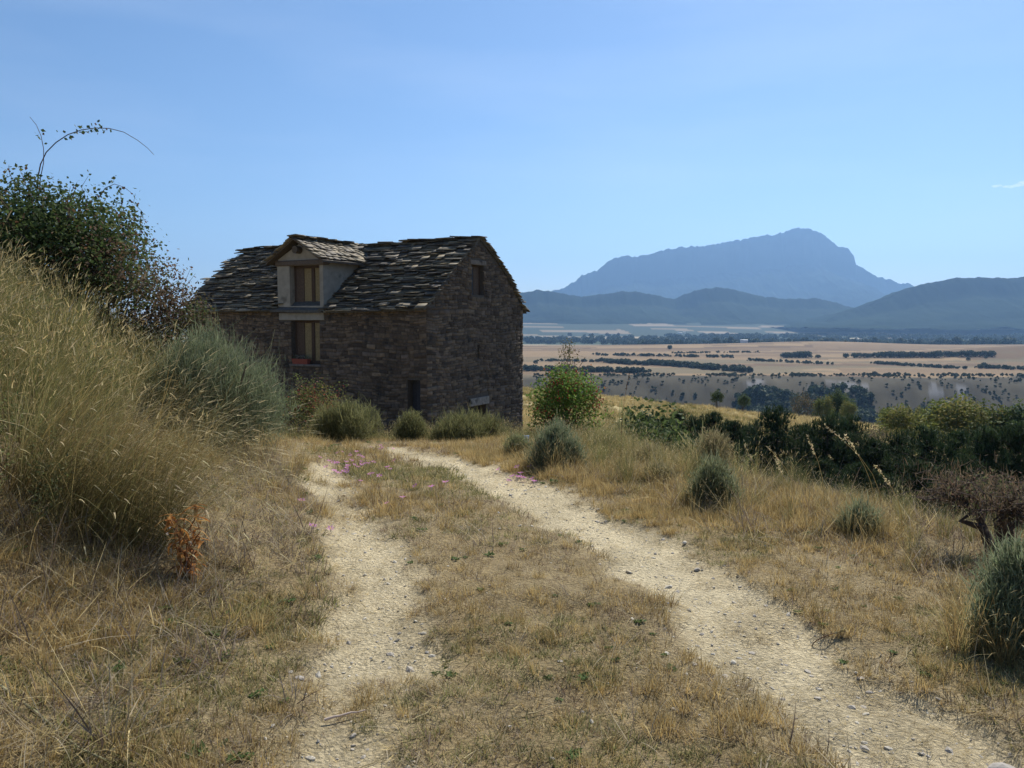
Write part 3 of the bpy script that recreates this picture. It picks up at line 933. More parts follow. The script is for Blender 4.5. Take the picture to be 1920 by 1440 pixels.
# ---- scatter: many small plants nobody could count, as instances on points
def scatter(name, pts, rot, scl, idx, protos, label=None):
    coll = bpy.data.collections.new(name + '_kinds')
    for k, me in enumerate(protos):
        po = bpy.data.objects.new('%s_kind_%02d' % (name, k), me); coll.objects.link(po)
    me = bpy.data.meshes.new(name)
    pts = np.asarray(pts, np.float32); n = len(pts)
    me.vertices.add(n); me.vertices.foreach_set('co', pts.ravel())
    a = me.attributes.new('rot', 'FLOAT_VECTOR', 'POINT'); a.data.foreach_set('vector', np.asarray(rot, np.float32).ravel())
    a = me.attributes.new('scl', 'FLOAT', 'POINT'); a.data.foreach_set('value', np.asarray(scl, np.float32))
    a = me.attributes.new('kin', 'INT', 'POINT'); a.data.foreach_set('value', np.asarray(idx, np.int32))
    o = link(name, me)
    ng = bpy.data.node_groups.new(name, 'GeometryNodeTree')
    ng.interface.new_socket('Geometry', in_out='INPUT', socket_type='NodeSocketGeometry')
    ng.interface.new_socket('Geometry', in_out='OUTPUT', socket_type='NodeSocketGeometry')
    N = ng.nodes.new; K = ng.links.new
    gi = N('NodeGroupInput'); go = N('NodeGroupOutput'); ip = N('GeometryNodeInstanceOnPoints'); ci = N('GeometryNodeCollectionInfo')
    ci.inputs['Collection'].default_value = coll; ci.inputs['Separate Children'].default_value = True; ci.inputs['Reset Children'].default_value = True
    ip.inputs['Pick Instance'].default_value = True
    def attr(nm, ty):
        x = N('GeometryNodeInputNamedAttribute'); x.data_type = ty; x.inputs['Name'].default_value = nm
        return next(s for s in x.outputs if s.enabled and s.name == 'Attribute')
    K(gi.outputs[0], ip.inputs['Points']); K(ci.outputs[0], ip.inputs['Instance'])
    K(attr('kin', 'INT'), ip.inputs['Instance Index']); K(attr('rot', 'FLOAT_VECTOR'), ip.inputs['Rotation']); K(attr('scl', 'FLOAT'), ip.inputs['Scale'])
    K(ip.outputs[0], go.inputs[0])
    md = o.modifiers.new('scatter', 'NODES'); md.node_group = ng
    return tag(o, label, None, None, 'stuff')

STRAW, GOLD, BROWN = (.51, .405, .19), (.43, .30, .11), (.215, .15, .075)
OLIVE, GREEN, GREY, PALE = (.19, .185, .07), (.10, .14, .045), (.34, .29, .20), (.58, .49, .28)

def tuft(n, spread, h0, h1, w, lean, curve, cols0, cols1, p=None, segs=2, seed_heads=0.0, hd=.06):
    g = Geo()
    rr = spread * np.sqrt(U(0, 1, n)); a = U(0, 2 * math.pi, n)
    base = np.stack([rr * np.sin(a), rr * np.cos(a), np.full(n, -.01)], -1)
    az = a + rng.normal(0, .9, n)
    h = U(h0, h1, n)
    k = rng.choice(len(cols0), n, p=p)
    c0 = np.asarray(cols0, float)[k] * U(.75, 1.25, (n, 1)); c1 = np.asarray(cols1, float)[k] * U(.75, 1.25, (n, 1))
    ln = np.abs(rng.normal(lean[0], lean[1], n)); cv = rng.normal(curve[0], curve[1], n)
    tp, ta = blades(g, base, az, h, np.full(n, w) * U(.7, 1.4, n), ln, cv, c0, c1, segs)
    if seed_heads > 0:
        s = rng.random(n) < seed_heads
        m = int(s.sum())
        if m:
            for rep in range(2):
                blades(g, tp[s] - np.array([0, 0, hd * .2]), az[s], U(hd * .7, hd * 1.4, m), np.full(m, hd * .15), ta[s], np.full(m, .5), jit(PALE, m, .2), jit(STRAW, m, .2), 2, .2, 3)
    return g

def gm(g, name, mat=M_GRASS): return g.mesh(name, mat)

def nowear(x, y): return rutmask(x, y)

# ---- short dry turf of the track and its verges
def build_turf():
    P = []
    for s in range(3): P.append(gm(tuft(34, .055, .025, .075, .0035, (.7, .45), (.5, .5), [BROWN, GOLD, STRAW], [STRAW, GOLD, BROWN], [.4, .3, .3]), 'turf'))
    for s in range(3): P.append(gm(tuft(26, .07, .05, .15, .003, (1.45, .12), (.05, .25), [GREY, STRAW, BROWN], [GREY, STRAW, PALE], [.4, .35, .25]), 'turf'))    # lying litter
    for s in range(2): P.append(gm(tuft(40, .05, .05, .12, .003, (.35, .25), (.4, .4), [BROWN, GOLD], [GOLD, STRAW], [.35, .65], 3), 'turf'))                          # orange tussock
    for s in range(2): P.append(gm(tuft(30, .05, .03, .08, .0045, (.6, .4), (.5, .4), [OLIVE, GREEN], [OLIVE, STRAW], [.6, .4]), 'turf'))                            # greener
    for s in range(2): P.append(gm(tuft(26, .05, .025, .07, .003, (.8, .4), (.4, .5), [BROWN, (.17, .115, .075), (.27, .21, .17)], [BROWN, (.22, .15, .1), (.3, .24, .2)]), 'turf'))
    g = Geo(); n = 26
    a = U(0, 6.28, n); b = np.stack([np.sin(a), np.cos(a), np.zeros(n)], -1) * U(.005, .04, (n, 1)) + [0, 0, .012]
    leaves(g, b, rng.normal(size=(n, 3)) * .5 + [0, 0, 1], U(.015, .035, n), .55, jit((.10, .15, .045), n))
    P.append(gm(g, 'turf', M_LEAF))
    xs, ys = [], []
    for (x0, x1, y0, y1, dens) in [(-3.2, 3.6, 2.0, 4.5, 620), (-4.5, 5.5, 4.5, 7.5, 330), (-5, 6, 7.5, 12, 170), (-7, 5, 12, 20, 90)]:
        n = int((x1 - x0) * (y1 - y0) * dens)
        xs.append(U(x0, x1, n)); ys.append(U(y0, y1, n))
    x = np.concatenate(xs); y = np.concatenate(ys)
    keep = np.abs(x) < .70 * y + .6
    x, y = x[keep], y[keep]
    rut = rutmask(x, y)
    n1 = fbm(x * 1.6, y * 1.6, 91, 3); n2 = fbm(x * .8, y * .8, 92, 3)
    dens = np.clip(1.2 - .95 * rut, 0, 1) * np.clip(.45 + 1.2 * n1, .3, 1)
    k = rng.random(len(x)) < dens
    x, y, rut, n1, n2 = x[k], y[k], rut[k], n1[k], n2[k]
    n = len(x); z = H(x, y)
    r = rng.random(n)
    idx = np.where(r < .36, rng.integers(0, 3, n), np.where(r < .62, rng.integers(3, 6, n), np.where(r < .87, rng.integers(10, 12, n), rng.integers(6, 8, n))))
    idx = np.where((n2 > .58) & (rng.random(n) < .45), rng.integers(8, 10, n), idx)
    e = x - np.interp(y, EDGE[:, 0], EDGE[:, 1])
    idx = np.where((e > -2.3) & (y > 6) & (rng.random(n) < .5), rng.integers(6, 8, n), idx)       # golden right-hand verge
    n3 = fbm(x * .55, y * .55, 93, 3)
    idx = np.where((n3 > .54) & (rng.random(n) < .6), np.where(rng.random(n) < .6, rng.integers(3, 6, n), rng.integers(10, 12, n)), idx)
    idx = np.where(rng.random(n) < .012, 12, idx)
    gp = ground_hit(785, 896, 2)
    gm_ = np.exp(-(((x - gp[0] - .5 * (gp[1] - y)) / .7) ** 2 + ((y - gp[1]) / 1.3) ** 2))
    idx = np.where((gm_ > .35) & (rng.random(n) < .75), rng.integers(8, 10, n), idx)
    idx = np.where(rut > .5, rng.integers(3, 6, n), idx)
    rot = np.stack([rng.normal(0, .12, n), rng.normal(0, .12, n), U(0, 6.28, n)], -1)
    far = np.clip(y / 5., 1, 2.0)
    scl = U(.55, 1.25, n) * far ** .75 * np.where(rut > .4, .7, 1) * (.75 + .6 * n1) * np.where((e < -1.7) & (np.interp(y, FOOT[:, 0], FOOT[:, 1]) - x < -1.5), .8, 1)
    scatter('dry_turf', np.stack([x, y, z], -1), rot, scl, idx, P, 'short dry turf and straw litter between the wheel ruts')
build_turf()

# ---- tall grass: bank on the left, verge on the right
def build_tall():
    P = []
    TG, TS = (.20, .20, .07), (.33, .27, .11)
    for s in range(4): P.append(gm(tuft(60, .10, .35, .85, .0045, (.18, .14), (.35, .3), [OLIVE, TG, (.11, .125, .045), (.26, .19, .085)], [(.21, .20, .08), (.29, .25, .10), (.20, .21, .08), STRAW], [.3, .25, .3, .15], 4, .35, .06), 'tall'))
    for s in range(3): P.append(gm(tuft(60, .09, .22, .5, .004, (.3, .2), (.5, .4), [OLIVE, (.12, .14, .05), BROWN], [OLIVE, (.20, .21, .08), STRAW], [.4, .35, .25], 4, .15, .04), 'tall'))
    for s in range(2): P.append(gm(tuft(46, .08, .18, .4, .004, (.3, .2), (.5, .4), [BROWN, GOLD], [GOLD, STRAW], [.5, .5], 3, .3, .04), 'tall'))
    for s in range(2):                                   # olive weeds with small leaves up the stem
        g = tuft(9, .06, .35, .75, .006, (.2, .15), (.2, .3), [OLIVE, BROWN], [OLIVE, OLIVE], None, 3)
        m = 150; z = U(.08, .6, m); a = U(0, 6.28, m); r = .03 + .22 * z * U(.2, 1, m)
        leaves(g, np.stack([np.sin(a) * r, np.cos(a) * r, z], -1), rng.normal(size=(m, 3)), .035 * U(.5, 1.3, m), .35, pick([(.17, .19, .07), (.22, .21, .09), (.12, .14, .05)], m)); P.append(gm(g, 'tall'))
    for s in range(2):                                   # bent and broken pale stalks
        P.append(gm(tuft(16, .12, .4, .9, .006, (.5, .45), (.9, .9), [STRAW, GREY], [PALE, PALE], None, 5, .6, .08), 'tall'))
    n = 16000
    x = U(-13, -2, n); y = U(2.4, 17, n)
    s = np.interp(y, FOOT[:, 0], FOOT[:, 1]) - x
    k = (s > .15) & (s < 6.5) & (x > -.75 * y - 1.2) & (rng.random(n) < np.where(s < .7, .4, .95))
    x, y, s = x[k], y[k], s[k]; n = len(x); z = H(x, y)
    nn = fbm(x * .9, y * .9, 95, 3)
    r = rng.random(n)
    idx = np.where(r < .62, rng.integers(0, 4, n), np.where(r < .85, rng.integers(4, 7, n), rng.integers(7, 9, n)))
    idx = np.where((s < .8), rng.integers(7, 9, n), idx)
    scl = U(.65, 1.12, n) * (.7 + .55 * nn) * np.where(s < .8, .75, 1.0)
    rot = np.stack([rng.normal(0, .2, n), rng.normal(0, .2, n), U(0, 6.28, n)], -1)
    idx = np.where((nn > .44) & (rng.random(n) < .45), rng.integers(9, 13, n), idx)
    scatter('bank_grass', np.stack([x, y, z], -1), rot, scl, idx, P, 'tall dry seeding grass covering the bank')
    # right verge and the slope below it
    n = 20000
    x = U(-2, 16, n); y = U(3.2, 26, n)
    e = x - np.interp(y, EDGE[:, 0], EDGE[:, 1])
    pm = np.exp(-((e - .1) / .8) ** 2) * 1.0 + np.where(e > .3, .55, 0) + .22 * np.exp(-((e + .8) / .5) ** 2)
    pm = pm * np.clip(.3 + 1.3 * fbm(x * .8, y * .8, 96, 3), 0, 1) * (x < .72 * y + 1)
    k = rng.random(n) < pm
    x, y, e = x[k], y[k], e[k]; n = len(x); z = H(x, y)
    idx = np.where(rng.random(n) < .4, rng.integers(0, 4, n), rng.integers(4, 9, n))
    scl = U(.45, .9, n) * np.where(y > 8, np.where(e > .5, .45, .78), np.where(e > .2, .45, .6)) * (.45 + .9 * fbm(x * .9, y * .9, 94, 3))
    rot = np.stack([rng.normal(0, .12, n), rng.normal(0, .12, n), U(0, 6.28, n)], -1)
    scatter('verge_grass', np.stack([x, y, z], -1), rot, scl, idx, P, 'tall dry grass along the edge of the terrace')
    # in front of the house
    n = 2600
    x = U(-9, 2.5, n); y = U(16.2, 27, n)
    rm = rutmask(x, y)
    hl = [(house_inv @ Vector((a, b, 0))) for a, b in zip(x, y)]
    k = np.array([not (p.x > -.25 and p.y > -.25) for p in hl]) & (rm < .2) & (rng.random(n) < np.clip(.2 + 1.2 * fbm(x * .6, y * .6, 97, 3), 0, 1))
    x, y = x[k], y[k]; n = len(x); z = H(x, y)
    rot = np.stack([rng.normal(0, .12, n), rng.normal(0, .12, n), U(0, 6.28, n)], -1)
    scatter('yard_grass', np.stack([x, y, z], -1), rot, U(.4, .8, n), rng.integers(0, 9, n), P, 'dry seeding grass in front of the house walls')
    # coarse tussocks on the slope and the far field
    T = [gm(tuft(50, .35, .25, .6, .03, (.3, .25), (.4, .3), [GOLD, OLIVE, STRAW], [STRAW, GOLD, PALE], [.4, .25, .35], 2), 'tussock') for s in range(3)]
    T += [gm(tuft(50, .35, .25, .6, .03, (.3, .25), (.4, .3), [OLIVE, GREEN], [OLIVE, GOLD], [.6, .4], 2), 'tussock') for s in range(2)]
    n = 22000
    y = U(26, 165, n); x = U(-.15, .75, n) * y
    fe = field_edge(x)
    k = (y < fe + 8) & (rng.random(n) < np.clip(.25 + fbm(x / 12., y / 12., 98, 3), 0, 1))
    x, y = x[k], y[k]; n = len(x); z = H(x, y)
    gr = fbm(x / 14., y / 30., 99, 3)
    idx = np.where((gr > .55) & (rng.random(n) < .6), rng.integers(3, 5, n), rng.integers(0, 3, n))
    rot = np.stack([np.zeros(n), np.zeros(n), U(0, 6.28, n)], -1)
    scatter('field_grass', np.stack([x, y, z], -1), rot, U(.6, 1.3, n), idx, T, 'golden grass on the sloping field beyond the pines')
build_tall()

def build_tangle():
    P = []
    for k in range(4):
        P.append(gm(tuft(15, .10, .12, .42, .0045, (1.0, .45), (.5, .7), [GREY, (.16, .12, .09), STRAW], [GREY, (.20, .15, .11), PALE], [.4, .35, .25], 5), 'tangle'))
    for k in range(2):
        P.append(gm(tuft(26, .07, .06, .2, .005, (.7, .5), (.6, .6), [(.15, .105, .075), (.24, .19, .15)], [(.2, .14, .10), (.33, .28, .22)], None, 3), 'tangle'))
    n = 5200
    x = U(-4.6, 5.5, n); y = U(2.1, 9, n)
    s = np.interp(y, FOOT[:, 0], FOOT[:, 1]) - x
    e = x - np.interp(y, EDGE[:, 0], EDGE[:, 1])
    k = (rng.random(n) < np.where(s > -1.0, .8, np.where(e > -1.6, .5, .05))) & (rutmask(x, y) < .12) & (np.abs(x) < .7 * y + .4)
    x, y = x[k], y[k]; n = len(x)
    rot = np.stack([rng.normal(0, .25, n), rng.normal(0, .25, n), U(0, 6.28, n)], -1)
    scatter('dry_tangle', np.stack([x, y, H(x, y) + .01], -1), rot, U(.6, 1.25, n), rng.integers(0, 6, n), P, 'tangle of grey dry stems on the slopes beside the track')
build_tangle()

# ---- loose stones in the ruts
def build_pebbles():
    P = []
    for s in range(6):
        bm = bmesh.new(); bmesh.ops.create_icosphere(bm, subdivisions=1, radius=.5)
        sc_ = Vector((random.uniform(.8, 1.3), random.uniform(.6, 1), random.uniform(.35, .6)))
        for v in bm.verts: v.co = Vector((v.co.x * sc_.x, v.co.y * sc_.y, v.co.z * sc_.z)) * random.uniform(.8, 1.2)
        me = bpy.data.meshes.new('pebble'); bm.to_mesh(me); bm.free()
        setcol(me, np.array(random.choice([(.46, .42, .34), (.38, .34, .28), (.52, .47, .37), (.34, .31, .26)]))); me.materials.append(M_PLAIN); P.append(me)
    n = 60000
    x = U(-4, 6, n); y = 1.9 + 15 * U(0, 1, n) ** 1.6
    rm = rutmask(x, y)
    k = (rng.random(n) < rm * .95 + .05) & (np.abs(x) < .68 * y + .4)
    x, y = x[k], y[k]; n = len(x); z = H(x, y)
    s = np.minimum(rng.lognormal(math.log(.009), .6, n), .05) * (1 + y * .03)
    rot = np.stack([rng.normal(0, .3, n), rng.normal(0, .3, n), U(0, 6.28, n)], -1)
    scatter('pebbles', np.stack([x, y, z], -1), rot, s, rng.integers(0, 6, n), P, 'small pale stones and grit in the wheel ruts')
build_pebbles()

# ------------------------------------------------------------------ shrubs and bushes
def broom(name, w, h, n, cols, tips, tw=.012, tl=(.10, .24), stem=(.12, .095, .07), lob=.46, inner=.3):
    """rounded shrub of countless fine upright twigs; returns (foliage mesh, stem mesh)"""
    g = Geo()
    pp, dd = [], []
    for q in range(5):
        rr = w / 2 * (U(.62, .78) if q == 0 else U(.34, .58)); a = U(0, 6.28)
        off = (w / 2 - rr) * (0 if q == 0 else 1)
        hh = h * (.98 if q == 0 else U(.5, .9))
        p, d = blob_points(int(n * (.4 if q == 0 else .15)), rr, rr, hh * .56, rng.integers(999), inner, lob, -.8)
        pp.append(p + [math.sin(a) * off, math.cos(a) * off, hh * .42]); dd.append(d)
    p = np.concatenate(pp); d = np.concatenate(dd)
    kp = (fbm(p[:, 0] / w * 5 + 9, p[:, 2] / h * 3 + p[:, 1] / w * 4, int(rng.integers(999)), 3) > .40) | (rng.random(len(p)) < .25)
    p, d = p[kp], d[kp]
    p += rng.normal(size=p.shape) * .035 * w
    k = p[:, 2] > .02
    p, d = p[k], d[k]; m = len(p)
    az = np.arctan2(d[:, 0], d[:, 1]) + rng.normal(0, 1.1, m)
    lean = np.arccos(np.clip(d[:, 2], -1, 1)) * .6 + rng.normal(0, .75, m)
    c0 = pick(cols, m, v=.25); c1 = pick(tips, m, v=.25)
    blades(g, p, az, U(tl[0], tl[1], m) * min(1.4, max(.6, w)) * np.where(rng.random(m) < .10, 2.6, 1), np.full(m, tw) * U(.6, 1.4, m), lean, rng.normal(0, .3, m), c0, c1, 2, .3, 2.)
    s = Geo()
    for i in range(16):
        a = U(0, 6.28); e = np.array([math.sin(a) * w * U(.1, .4), math.cos(a) * w * U(.1, .4), h * U(.45, .85)])
        tube(s, limb((e[0] * .1, e[1] * .1, -.03), e, 5, .12), np.linspace(.022, .005, 5) * max(.6, w), stem, 4)
    return g.mesh(name, M_LEAF), s.mesh('stem', M_BARK)

def put_bush(name, meshes, loc, rz, scale, label, cat, names=('foliage', 'stem'), group=None):
    o = empty(name, loc, rz, label, cat, group)
    o.scale = (scale,) * 3 if isinstance(scale, (int, float)) else scale
    for nm, me in zip(names, meshes): link(nm, me, o)
    return o

def box_at(px0, px1, pyt, pyb, depth=None):
    if depth is None: b = ground_hit((px0 + px1) / 2, pyb, 2.0)
    else:
        q = at((px0 + px1) / 2, pyb, depth); b = np.array([q[0], q[1], Hs(q[0], q[1])])
    d = b[1]; top = at((px0 + px1) / 2, pyt, d)[2]
    return b, (px1 - px0) / FPX * d, top - b[2]

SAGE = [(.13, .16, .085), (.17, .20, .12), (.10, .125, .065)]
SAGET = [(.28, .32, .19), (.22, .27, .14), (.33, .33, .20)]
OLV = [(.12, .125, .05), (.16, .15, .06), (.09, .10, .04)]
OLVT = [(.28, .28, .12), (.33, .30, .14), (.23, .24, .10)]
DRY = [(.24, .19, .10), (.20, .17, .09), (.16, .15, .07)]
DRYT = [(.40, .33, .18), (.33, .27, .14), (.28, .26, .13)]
SHRUBS = [
    (268, 560, 612, 895, 8.4, 17000, SAGE, SAGET, 'big rounded grey-green broom shrub at the foot of the grassy bank'),
    (588, 718, 752, 826, 16.2, 7000, OLV, OLVT, 'dark olive broom shrub beyond the bend, left of the pair before the house'),
    (735, 805, 768, 830, 16.4, 4000, OLV, OLVT, 'small dark broom shrub between the two wider ones before the house'),
    (795, 948, 776, 832, 16.6, 7000, OLV, OLVT, 'low wide olive broom shrub right below the gable wall'),
    (985, 1098, 786, 882, None, 8000, SAGE, SAGET, 'round grey-green broom shrub casting a dark shadow beside the right rut'),
    (940, 1005, 812, 858, None, 3000, SAGE, OLVT, 'low dark shrub tucked against the round grey-green one'),
    (1275, 1395, 858, 948, None, 7000, OLV, SAGET, 'dark olive broom shrub on the right verge'),
    (1290, 1375, 803, 872, 8.6, 4500, DRY, DRYT, 'pale dried-out bush behind the dark shrub on the right verge'),
    (1575, 1655, 948, 1000, None, 3500, SAGE, SAGET, 'small green shrub in the dry grass right of the verge'),
    (1800, 2010, 1000, 1215, None, 9000, SAGE, SAGET, 'grey-green sage shrub at the right edge with a dark shadow below'),
    (1195, 1275, 872, 905, None, 2500, OLV, DRYT, 'low olive tuft of broom on the golden verge'),
    (1650, 1745, 905, 950, 9.5, 3500, OLV, OLVT, 'green low shrub at the terrace edge left of the thorn bush'),
    (1100, 1175, 812, 856, 12.0, 3000, DRY, OLVT, 'dry straggly bush right of the rosehip bush'),
    (1185, 1250, 836, 872, 10.0, 2500, DRY, DRYT, 'straw-coloured bush at the terrace edge before the pines'),
]
SKIRT = []
for (a, b, t, bt, dp, n, c0, c1, lab) in SHRUBS:
    base, w, h = box_at(a, b, t, bt, dp)
    SKIRT.append((base, w))
    fine = .0009 * base[1]
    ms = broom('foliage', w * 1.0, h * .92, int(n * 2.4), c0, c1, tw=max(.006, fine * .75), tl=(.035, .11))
    put_bush('broom_shrub', ms, base, U(0, 6), 1, lab, 'shrub', group='broom shrubs along the track')

def skirt():
    P = [gm(tuft(44, .09, .25, .6, .0045, (.3, .2), (.5, .4), [BROWN, GOLD, OLIVE], [GOLD, STRAW, STRAW], None, 4, .4, .05), 'skirt') for k in range(4)]
    pts, sc_ = [], []
    for b, w in SKIRT:
        if b[1] > 14: continue
        m = int(14 + 16 * w)
        a = U(0, 6.28, m); r = w * U(.32, .72, m)
        x = b[0] + np.sin(a) * r; y = b[1] + np.cos(a) * r
        pts.append(np.stack([x, y, H(x, y)], -1)); sc_.append(U(.4, .95, m) * min(1.2, .55 + .5 * w))
    pts = np.concatenate(pts); n = len(pts)
    rot = np.stack([rng.normal(0, .15, n), rng.normal(0, .15, n), U(0, 6.28, n)], -1)
    scatter('shrub_grass', pts, rot, np.concatenate(sc_), rng.integers(0, 4, n), P, 'dry grass growing up through the edges of the shrubs')
skirt()

def leafy(w, h, n_clump, per, size, cols, aspect=.6, lob=.3, clump=.16, stem=(.10, .08, .06), inner=.4, n_stem=14, sr=.02, p=None, lift=.40):
    g = Geo(); s = Geo()
    c, d = blob_points(n_clump, w / 2, w / 2, h * .60, rng.integers(999), inner, lob)
    c[:, 2] += h * lift
    k = c[:, 2] > .03; c, d = c[k], d[k]; m = len(c)
    cen = np.repeat(c, per, 0) + np.clip(rng.normal(size=(m * per, 3)), -1.7, 1.7) * clump * w * .5
    cen[:, 2] = np.maximum(cen[:, 2], .02)
    nr = rng.normal(size=(m * per, 3)) + np.repeat(d, per, 0) * .5 + [0, 0, .6]
    cc = np.repeat(pick(cols, m, p, .22), per, 0) * U(.8, 1.2, (m * per, 1))
    leaves(g, cen, nr, size * U(.6, 1.3, m * per), aspect, cc)
    for i in rng.choice(m, min(n_stem, m), replace=False):
        tube(s, limb((c[i, 0] * .08, c[i, 1] * .08, -.05), c[i], 6, .14, .05), np.linspace(sr, sr * .25, 6), stem, 5)
    return g, s, c

# bramble on top of the bank, with two long canes against the sky
def build_bramble():
    base = np.array([-5.2, 9.0, Hs(-5.2, 9.0)])
    o = empty('bramble_bush', base, 0, 'dark leafy bramble bush with long arching canes on top of the bank', 'bush')
    G = [(.055, .085, .028), (.075, .11, .035), (.045, .065, .025), (.11, .12, .04), (.12, .07, .04)]
    g, s, c = leafy(2.35, 1.6, 760, 34, .044, G, .75, .22, .11, n_stem=40, sr=.018, p=[.33, .27, .2, .12, .08])
    # lower right tail of dry reddish shoots
    for (cx, cy, cz, w, h, n) in [(.75, -.1, -.15, 1.5, 1.25, 200), (1.35, .1, -.4, 1.1, .85, 130), (-1.1, -.3, .0, 1.8, 1.4, 220)]:
        gg, ss, c2 = leafy(w, h, n, 30, .04, G if cx < 0 else [(.09, .075, .035), (.07, .09, .03), (.13, .08, .055), (.15, .11, .07)], (.6), .25, .13, n_stem=24, sr=.012)
        for A, B in ((g, gg), (s, ss)):
            off = np.array([cx, cy, cz])
            for v, q_, cl in zip(B.v, B.q, B.c): A.add(v + off, q_ - q_.min(), None, cl)
    tw_ = Geo()
    twigs = []
    n = 260                                           # leafy shoots breaking the outline
    for i in range(70):
        k = rng.integers(len(c)); st = c[k]
        if st[2] < .9: continue
        e = st + np.array([U(-.12, .2), U(-.15, .1), U(.18, .5)])
        L_ = limb(st, e, 5, .1); tube(tw_, L_, np.linspace(.006, .002, 5), (.11, .08, .06), 3)
        m = 14
        cen = L_[rng.integers(1, 5, m)] + rng.normal(size=(m, 3)) * .035
        leaves(g, cen, rng.normal(size=(m, 3)), .045 * U(.6, 1.3, m), .7, pick(G, m))
    for i in range(60):                               # bare dry twigs at the right end
        st = np.array([1.25 + U(-.5, .4), U(-.3, .3), U(-.15, .45)]); e = st + np.array([U(.05, .5), U(-.2, .2), U(-.05, .4)])
        tube(tw_, limb(st, e, 4, .1), np.linspace(.005, .0015, 4), (.12, .09, .07), 3)
    link('foliage', g.mesh('foliage', M_LEAF), o); link('stem', s.mesh('stem', M_BARK), o); tag(link('twigs', tw_.mesh('twigs', M_BARK), o), None, None, None, 'stuff')
    def cane(pxs, leafed, r0):
        P = np.array([at(x, y, 9.0) for x, y in pxs]) - base
        P[:, 1] += np.linspace(0, .35, len(P))
        gg = Geo(); tube(gg, P, np.linspace(r0, .0025, len(P)), (.15, .095, .075), 5)
        for i in leafed:
            m = 7; cen = P[i] + rng.normal(size=(m, 3)) * .035
            leaves(gg, cen, rng.normal(size=(m, 3)), .05 * U(.7, 1.2, m), .7, pick(G, m))
        link('cane', gg.mesh('cane', M_LEAF), o)
    cane([(60, 470), (64, 390), (66, 330), (68, 305), (76, 282), (92, 262), (112, 246), (135, 236), (160, 231), (185, 231), (210, 237), (235, 252), (252, 266), (262, 278)], [6, 7, 7, 8, 8, 9], .008)
    cane([(62, 470), (65, 390), (66, 330), (67, 300), (62, 272), (52, 245), (38, 222), (20, 204)], [5], .006)
    cane([(185, 370), (190, 350), (200, 340), (212, 344), (218, 352)], [1, 2], .005)
build_bramble()

# rosehip bush beside the gable
def build_rosehip():
    base, w, h = box_at(985, 1135, 682, 815, 16.5)
    o = empty('rosehip_bush', base, 0, 'bright green rosehip bush with red berries at the right corner of the house', 'bush')
    G = [(.13, .21, .04), (.18, .27, .05), (.09, .15, .035), (.22, .24, .06), (.24, .10, .05)]
    g, s, c = leafy(w * .9, h * .95, 360, 22, .06, G, .6, .26, .15, n_stem=26, sr=.02, p=[.32, .25, .25, .1, .08])
    link('foliage', g.mesh('foliage', M_LEAF), o); link('stem', s.mesh('stem', M_BARK), o)
    b = Geo(); ico = bmesh.new(); bmesh.ops.create_icosphere(ico, subdivisions=1, radius=.5)
    iv = np.array([v.co[:] for v in ico.verts]); it = np.array([[v.index for v in f.verts] for f in ico.faces]); ico.free()
    for k in range(46):
        q = c[rng.integers(len(c))]
        if q[1] > .3: q = q * [1, -1, 1]
        for j in range(5):
            b.add(iv * U(.024, .036) * [1, 1, 1.3] + q * 1.02 + rng.normal(size=3) * .06, None, it, np.array((.38, .06, .03)) * U(.7, 1.3))
    tag(link('berries', b.mesh('berries', M_PLAIN), o), None, None, None, 'stuff')
    # a thinner brownish bush rising behind it
    b2, w2, h2 = box_at(1035, 1090, 662, 760, 20.5)
    g, s, c = leafy(w2, h2, 90, 12, .06, [(.16, .15, .07), (.12, .12, .05), (.20, .15, .09)], .5, .3, .18, n_stem=20, sr=.02, lift=.55)
    put_bush('tall_bush', (g.mesh('foliage', M_LEAF), s.mesh('stem', M_BARK)), b2, 0, 1, 'thin brownish bush showing above the rosehip bush', 'bush')
build_rosehip()

# bramble with reddish leaves under the windows
base, w, h = box_at(525, 650, 722, 815, 19.0)
g, s, c = leafy(w, h, 230, 20, .055, [(.15, .17, .05), (.11, .14, .04), (.24, .19, .06), (.28, .07, .05), (.20, .10, .06)], .6, .3, .18, n_stem=24, sr=.014, p=[.3, .25, .2, .13, .12])
for k in range(14):
    a = U(-.45, .45) * w; L_ = limb((a, 0, h * .5), (a + U(-.1, .2), U(-.2, .2), h * U(.9, 1.2)), 6, .1)
    tube(s, L_, np.linspace(.008, .003, 6), (.13, .08, .05), 3)
    m = 22; leaves(g, L_[rng.integers(2, 6, m)] + rng.normal(size=(m, 3)) * .06, rng.normal(size=(m, 3)), .05 * U(.6, 1.2, m), .6, pick([(.17, .21, .06), (.13, .16, .05)], m))
put_bush('wild_rose_bush', (g.mesh('foliage', M_LEAF), s.mesh('stem', M_BARK)), base, 0, 1, 'yellow-green wild rose bush with reddening leaves below the windows', 'bush')

